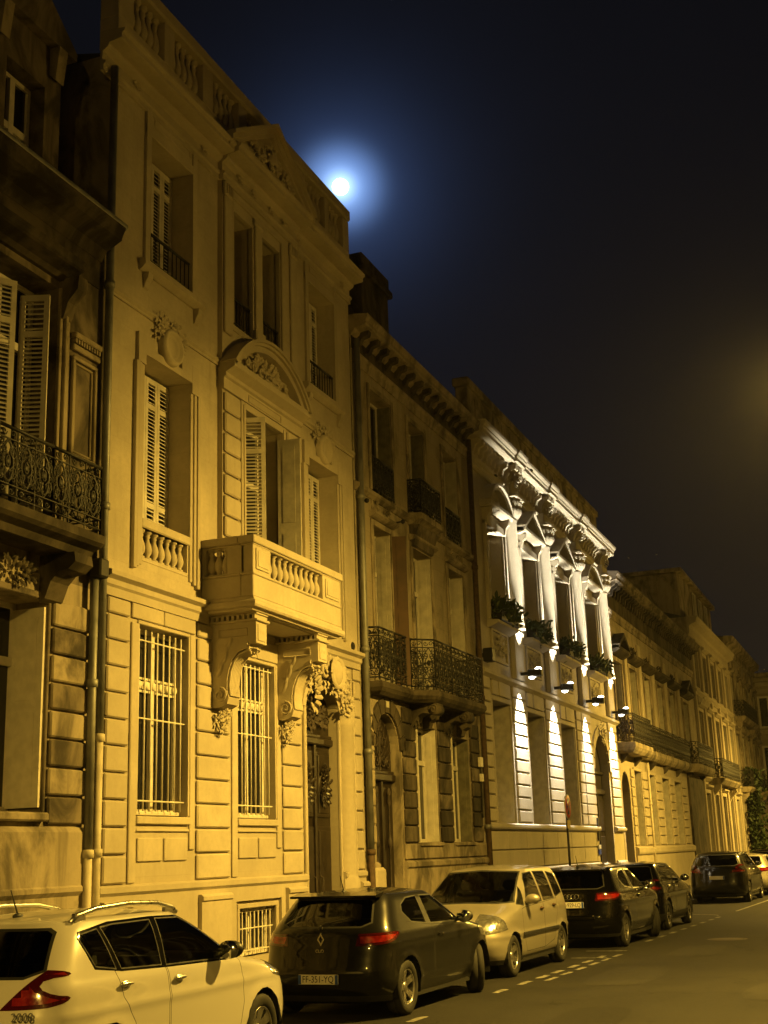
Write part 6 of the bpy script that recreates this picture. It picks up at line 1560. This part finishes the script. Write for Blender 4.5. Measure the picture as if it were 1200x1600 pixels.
# ------------------------------------------------------------------ small street things
T = thing('no_parking_sign', (32.3, 7.85, .12), 'thin post with round sign and small yellow plate before the floodlit house', 'sign')
q = MB(); q.tube([(32.3, 7.85, .12), (32.32, 7.85, 3.10)], .03, 8, caps=True); q.build('post', IRON, T)
WHT = simple('sign_white', (.62, .62, .60), .4); RED = simple('sign_red', (.45, .02, .02), .4); BLU = simple('sign_blue', (.02, .05, .30), .4); YEL = simple('sign_yellow', (.55, .42, .10), .5)
q = MB(); q.lathe([(0, 0), (.30, 0), (.30, .02), (0, .02)], (32.32, 7.80, 2.85), 28, 'y'); q.build('sign_disc', WHT, T)
q = MB(); q.lathe([(.20, -.004), (.28, -.004), (.28, .0)], (32.32, 7.80, 2.85), 28, 'y'); d = q.build('red_ring', RED, T)
q = MB(); q.lathe([(0, -.003), (.20, -.003), (.20, .0)], (32.32, 7.80, 2.85), 28, 'y'); q.build('blue_field', BLU, T)
for s_ in (1, -1): q = MB(); q.prism([(-.19, -.025), (.19, -.025), (.19, .025), (-.19, .025)], lambda u, v, y: (32.32+(u*.707-v*.707)*1, y, 2.85+s_*(u*.707+v*.707)), 7.795, 7.792); q.build('red_bar', RED, T)
q = MB(); q.box(32.17, 32.47, 7.80, 7.815, 2.32, 2.52, .004); q.build('sign_plate', YEL, T)
for x, lab in ((41.92, 'stone guard post at the near side of the floodlit carriage arch'), (44.45, 'stone guard post at the far side of the floodlit carriage arch')):
    T = thing('guard_stone', (x, FY-.25, .12), lab, 'bollard', 'guard stones at the carriage arch'); q = MB()
    q.lathe([(.22, .12), (.21, .8), (.24, .86), (.24, .93), (.19, 1.0), (.17, 1.25), (.10, 1.35), (0, 1.38)], (x, FY-.22, 0), 14); q.build('stone', PALE, T)
T = thing('wall_plaque', (41.75, FY-.07, 2.0), 'small blue and white plaque beside the floodlit carriage arch', 'plaque'); MB().box(41.5, 41.78, FY-.10, FY-.065, 1.62, 1.78, .004).build('blue_plate', BLU, T); MB().box(41.5, 41.78, FY-.10, FY-.065, 1.80, 1.92, .004).build('white_plate', WHT, T); MB().box(41.54, 41.74, FY-.10, FY-.065, 2.05, 2.75, .004).build('dark_plate', IRON, T)
# ------------------------------------------------------------------ street lamps on brackets
LAMPG = emis('sodium_lamp_bowl', (1.0, .60, .10), 14)
def street_lamp(x, y, z, power, label, bowl=.036):
    T = thing('street_lamp', (x, -2.45, z), label, 'street lamp', 'sodium street lamps on wall brackets')
    q = MB(); q.tube([(x, -2.45, z+.05), (x, -1.2, z+.42), (x, y-.75, z+.34), (x, y-.35, z+.20)], .035, 8, caps=True); q.tube([(x, -2.45, z+.75), (x, -1.2, z+.46)], .02, 6); q.box(x-.08, x+.08, -2.45, -2.42, z-.1, z+.9, .01); q.build('bracket', IRON, T)
    q = MB(); q.prism([(y-.42, z+.12), (y-.38, z+.27), (y-.10, z+.33), (y+.30, z+.27), (y+.36, z+.12)], lambda a, c, xx: (xx, a, c), x-.16, x+.16); q.build('housing', IRON, T)
    q = MB(); q.ball((x, y, z+.10), (.13, .30, .09), 14, 8); q.build('lamp_bowl', LAMPG, T)
    d = bpy.data.lights.new('sodium_light', 'SPOT'); d.energy = power; d.color = SODIUM; d.shadow_soft_size = .10; d.spot_size = math.radians(179); d.spot_blend = 1.0
    o = link('sodium_light', d, T, (x, y, z-.06)); o.rotation_euler = (math.radians(16), 0, 0)
    d = bpy.data.lights.new('bowl_light', 'POINT'); d.energy = power*bowl; d.color = SODIUM; d.shadow_soft_size = .10; link('bowl_light', d, T, (x, y+.02, z-.10))
street_lamp(17.9, .58, 8.3, 12300, 'lit sodium lamp on a wall bracket just outside the right edge')
street_lamp(-7, .98, 8.3, 12500, 'sodium street lamp behind the viewpoint')
street_lamp(47.5, .98, 8.3, 12500, 'sodium street lamp opposite the long house', .07)
street_lamp(77, .98, 8.3, 13500, 'sodium street lamp opposite the farthest houses', .09)
# ------------------------------------------------------------------ thin night haze, added and tuned to give the street lamp a glow
HZ = bpy.data.materials.new('night_haze'); HZ.use_nodes = True; t = HZ.node_tree; t.nodes.clear()
v = t.nodes.new('ShaderNodeVolumePrincipled'); v.inputs['Color'].default_value = (.85, .87, .9, 1); v.inputs['Density'].default_value = .00020; v.inputs['Anisotropy'].default_value = 0.78
o = t.nodes.new('ShaderNodeOutputMaterial'); t.links.new(v.outputs[0], o.inputs['Volume'])
tag(MB().box(-60, 130, -30, 26, -1, 17.5).build('haze', HZ), kind='stuff')
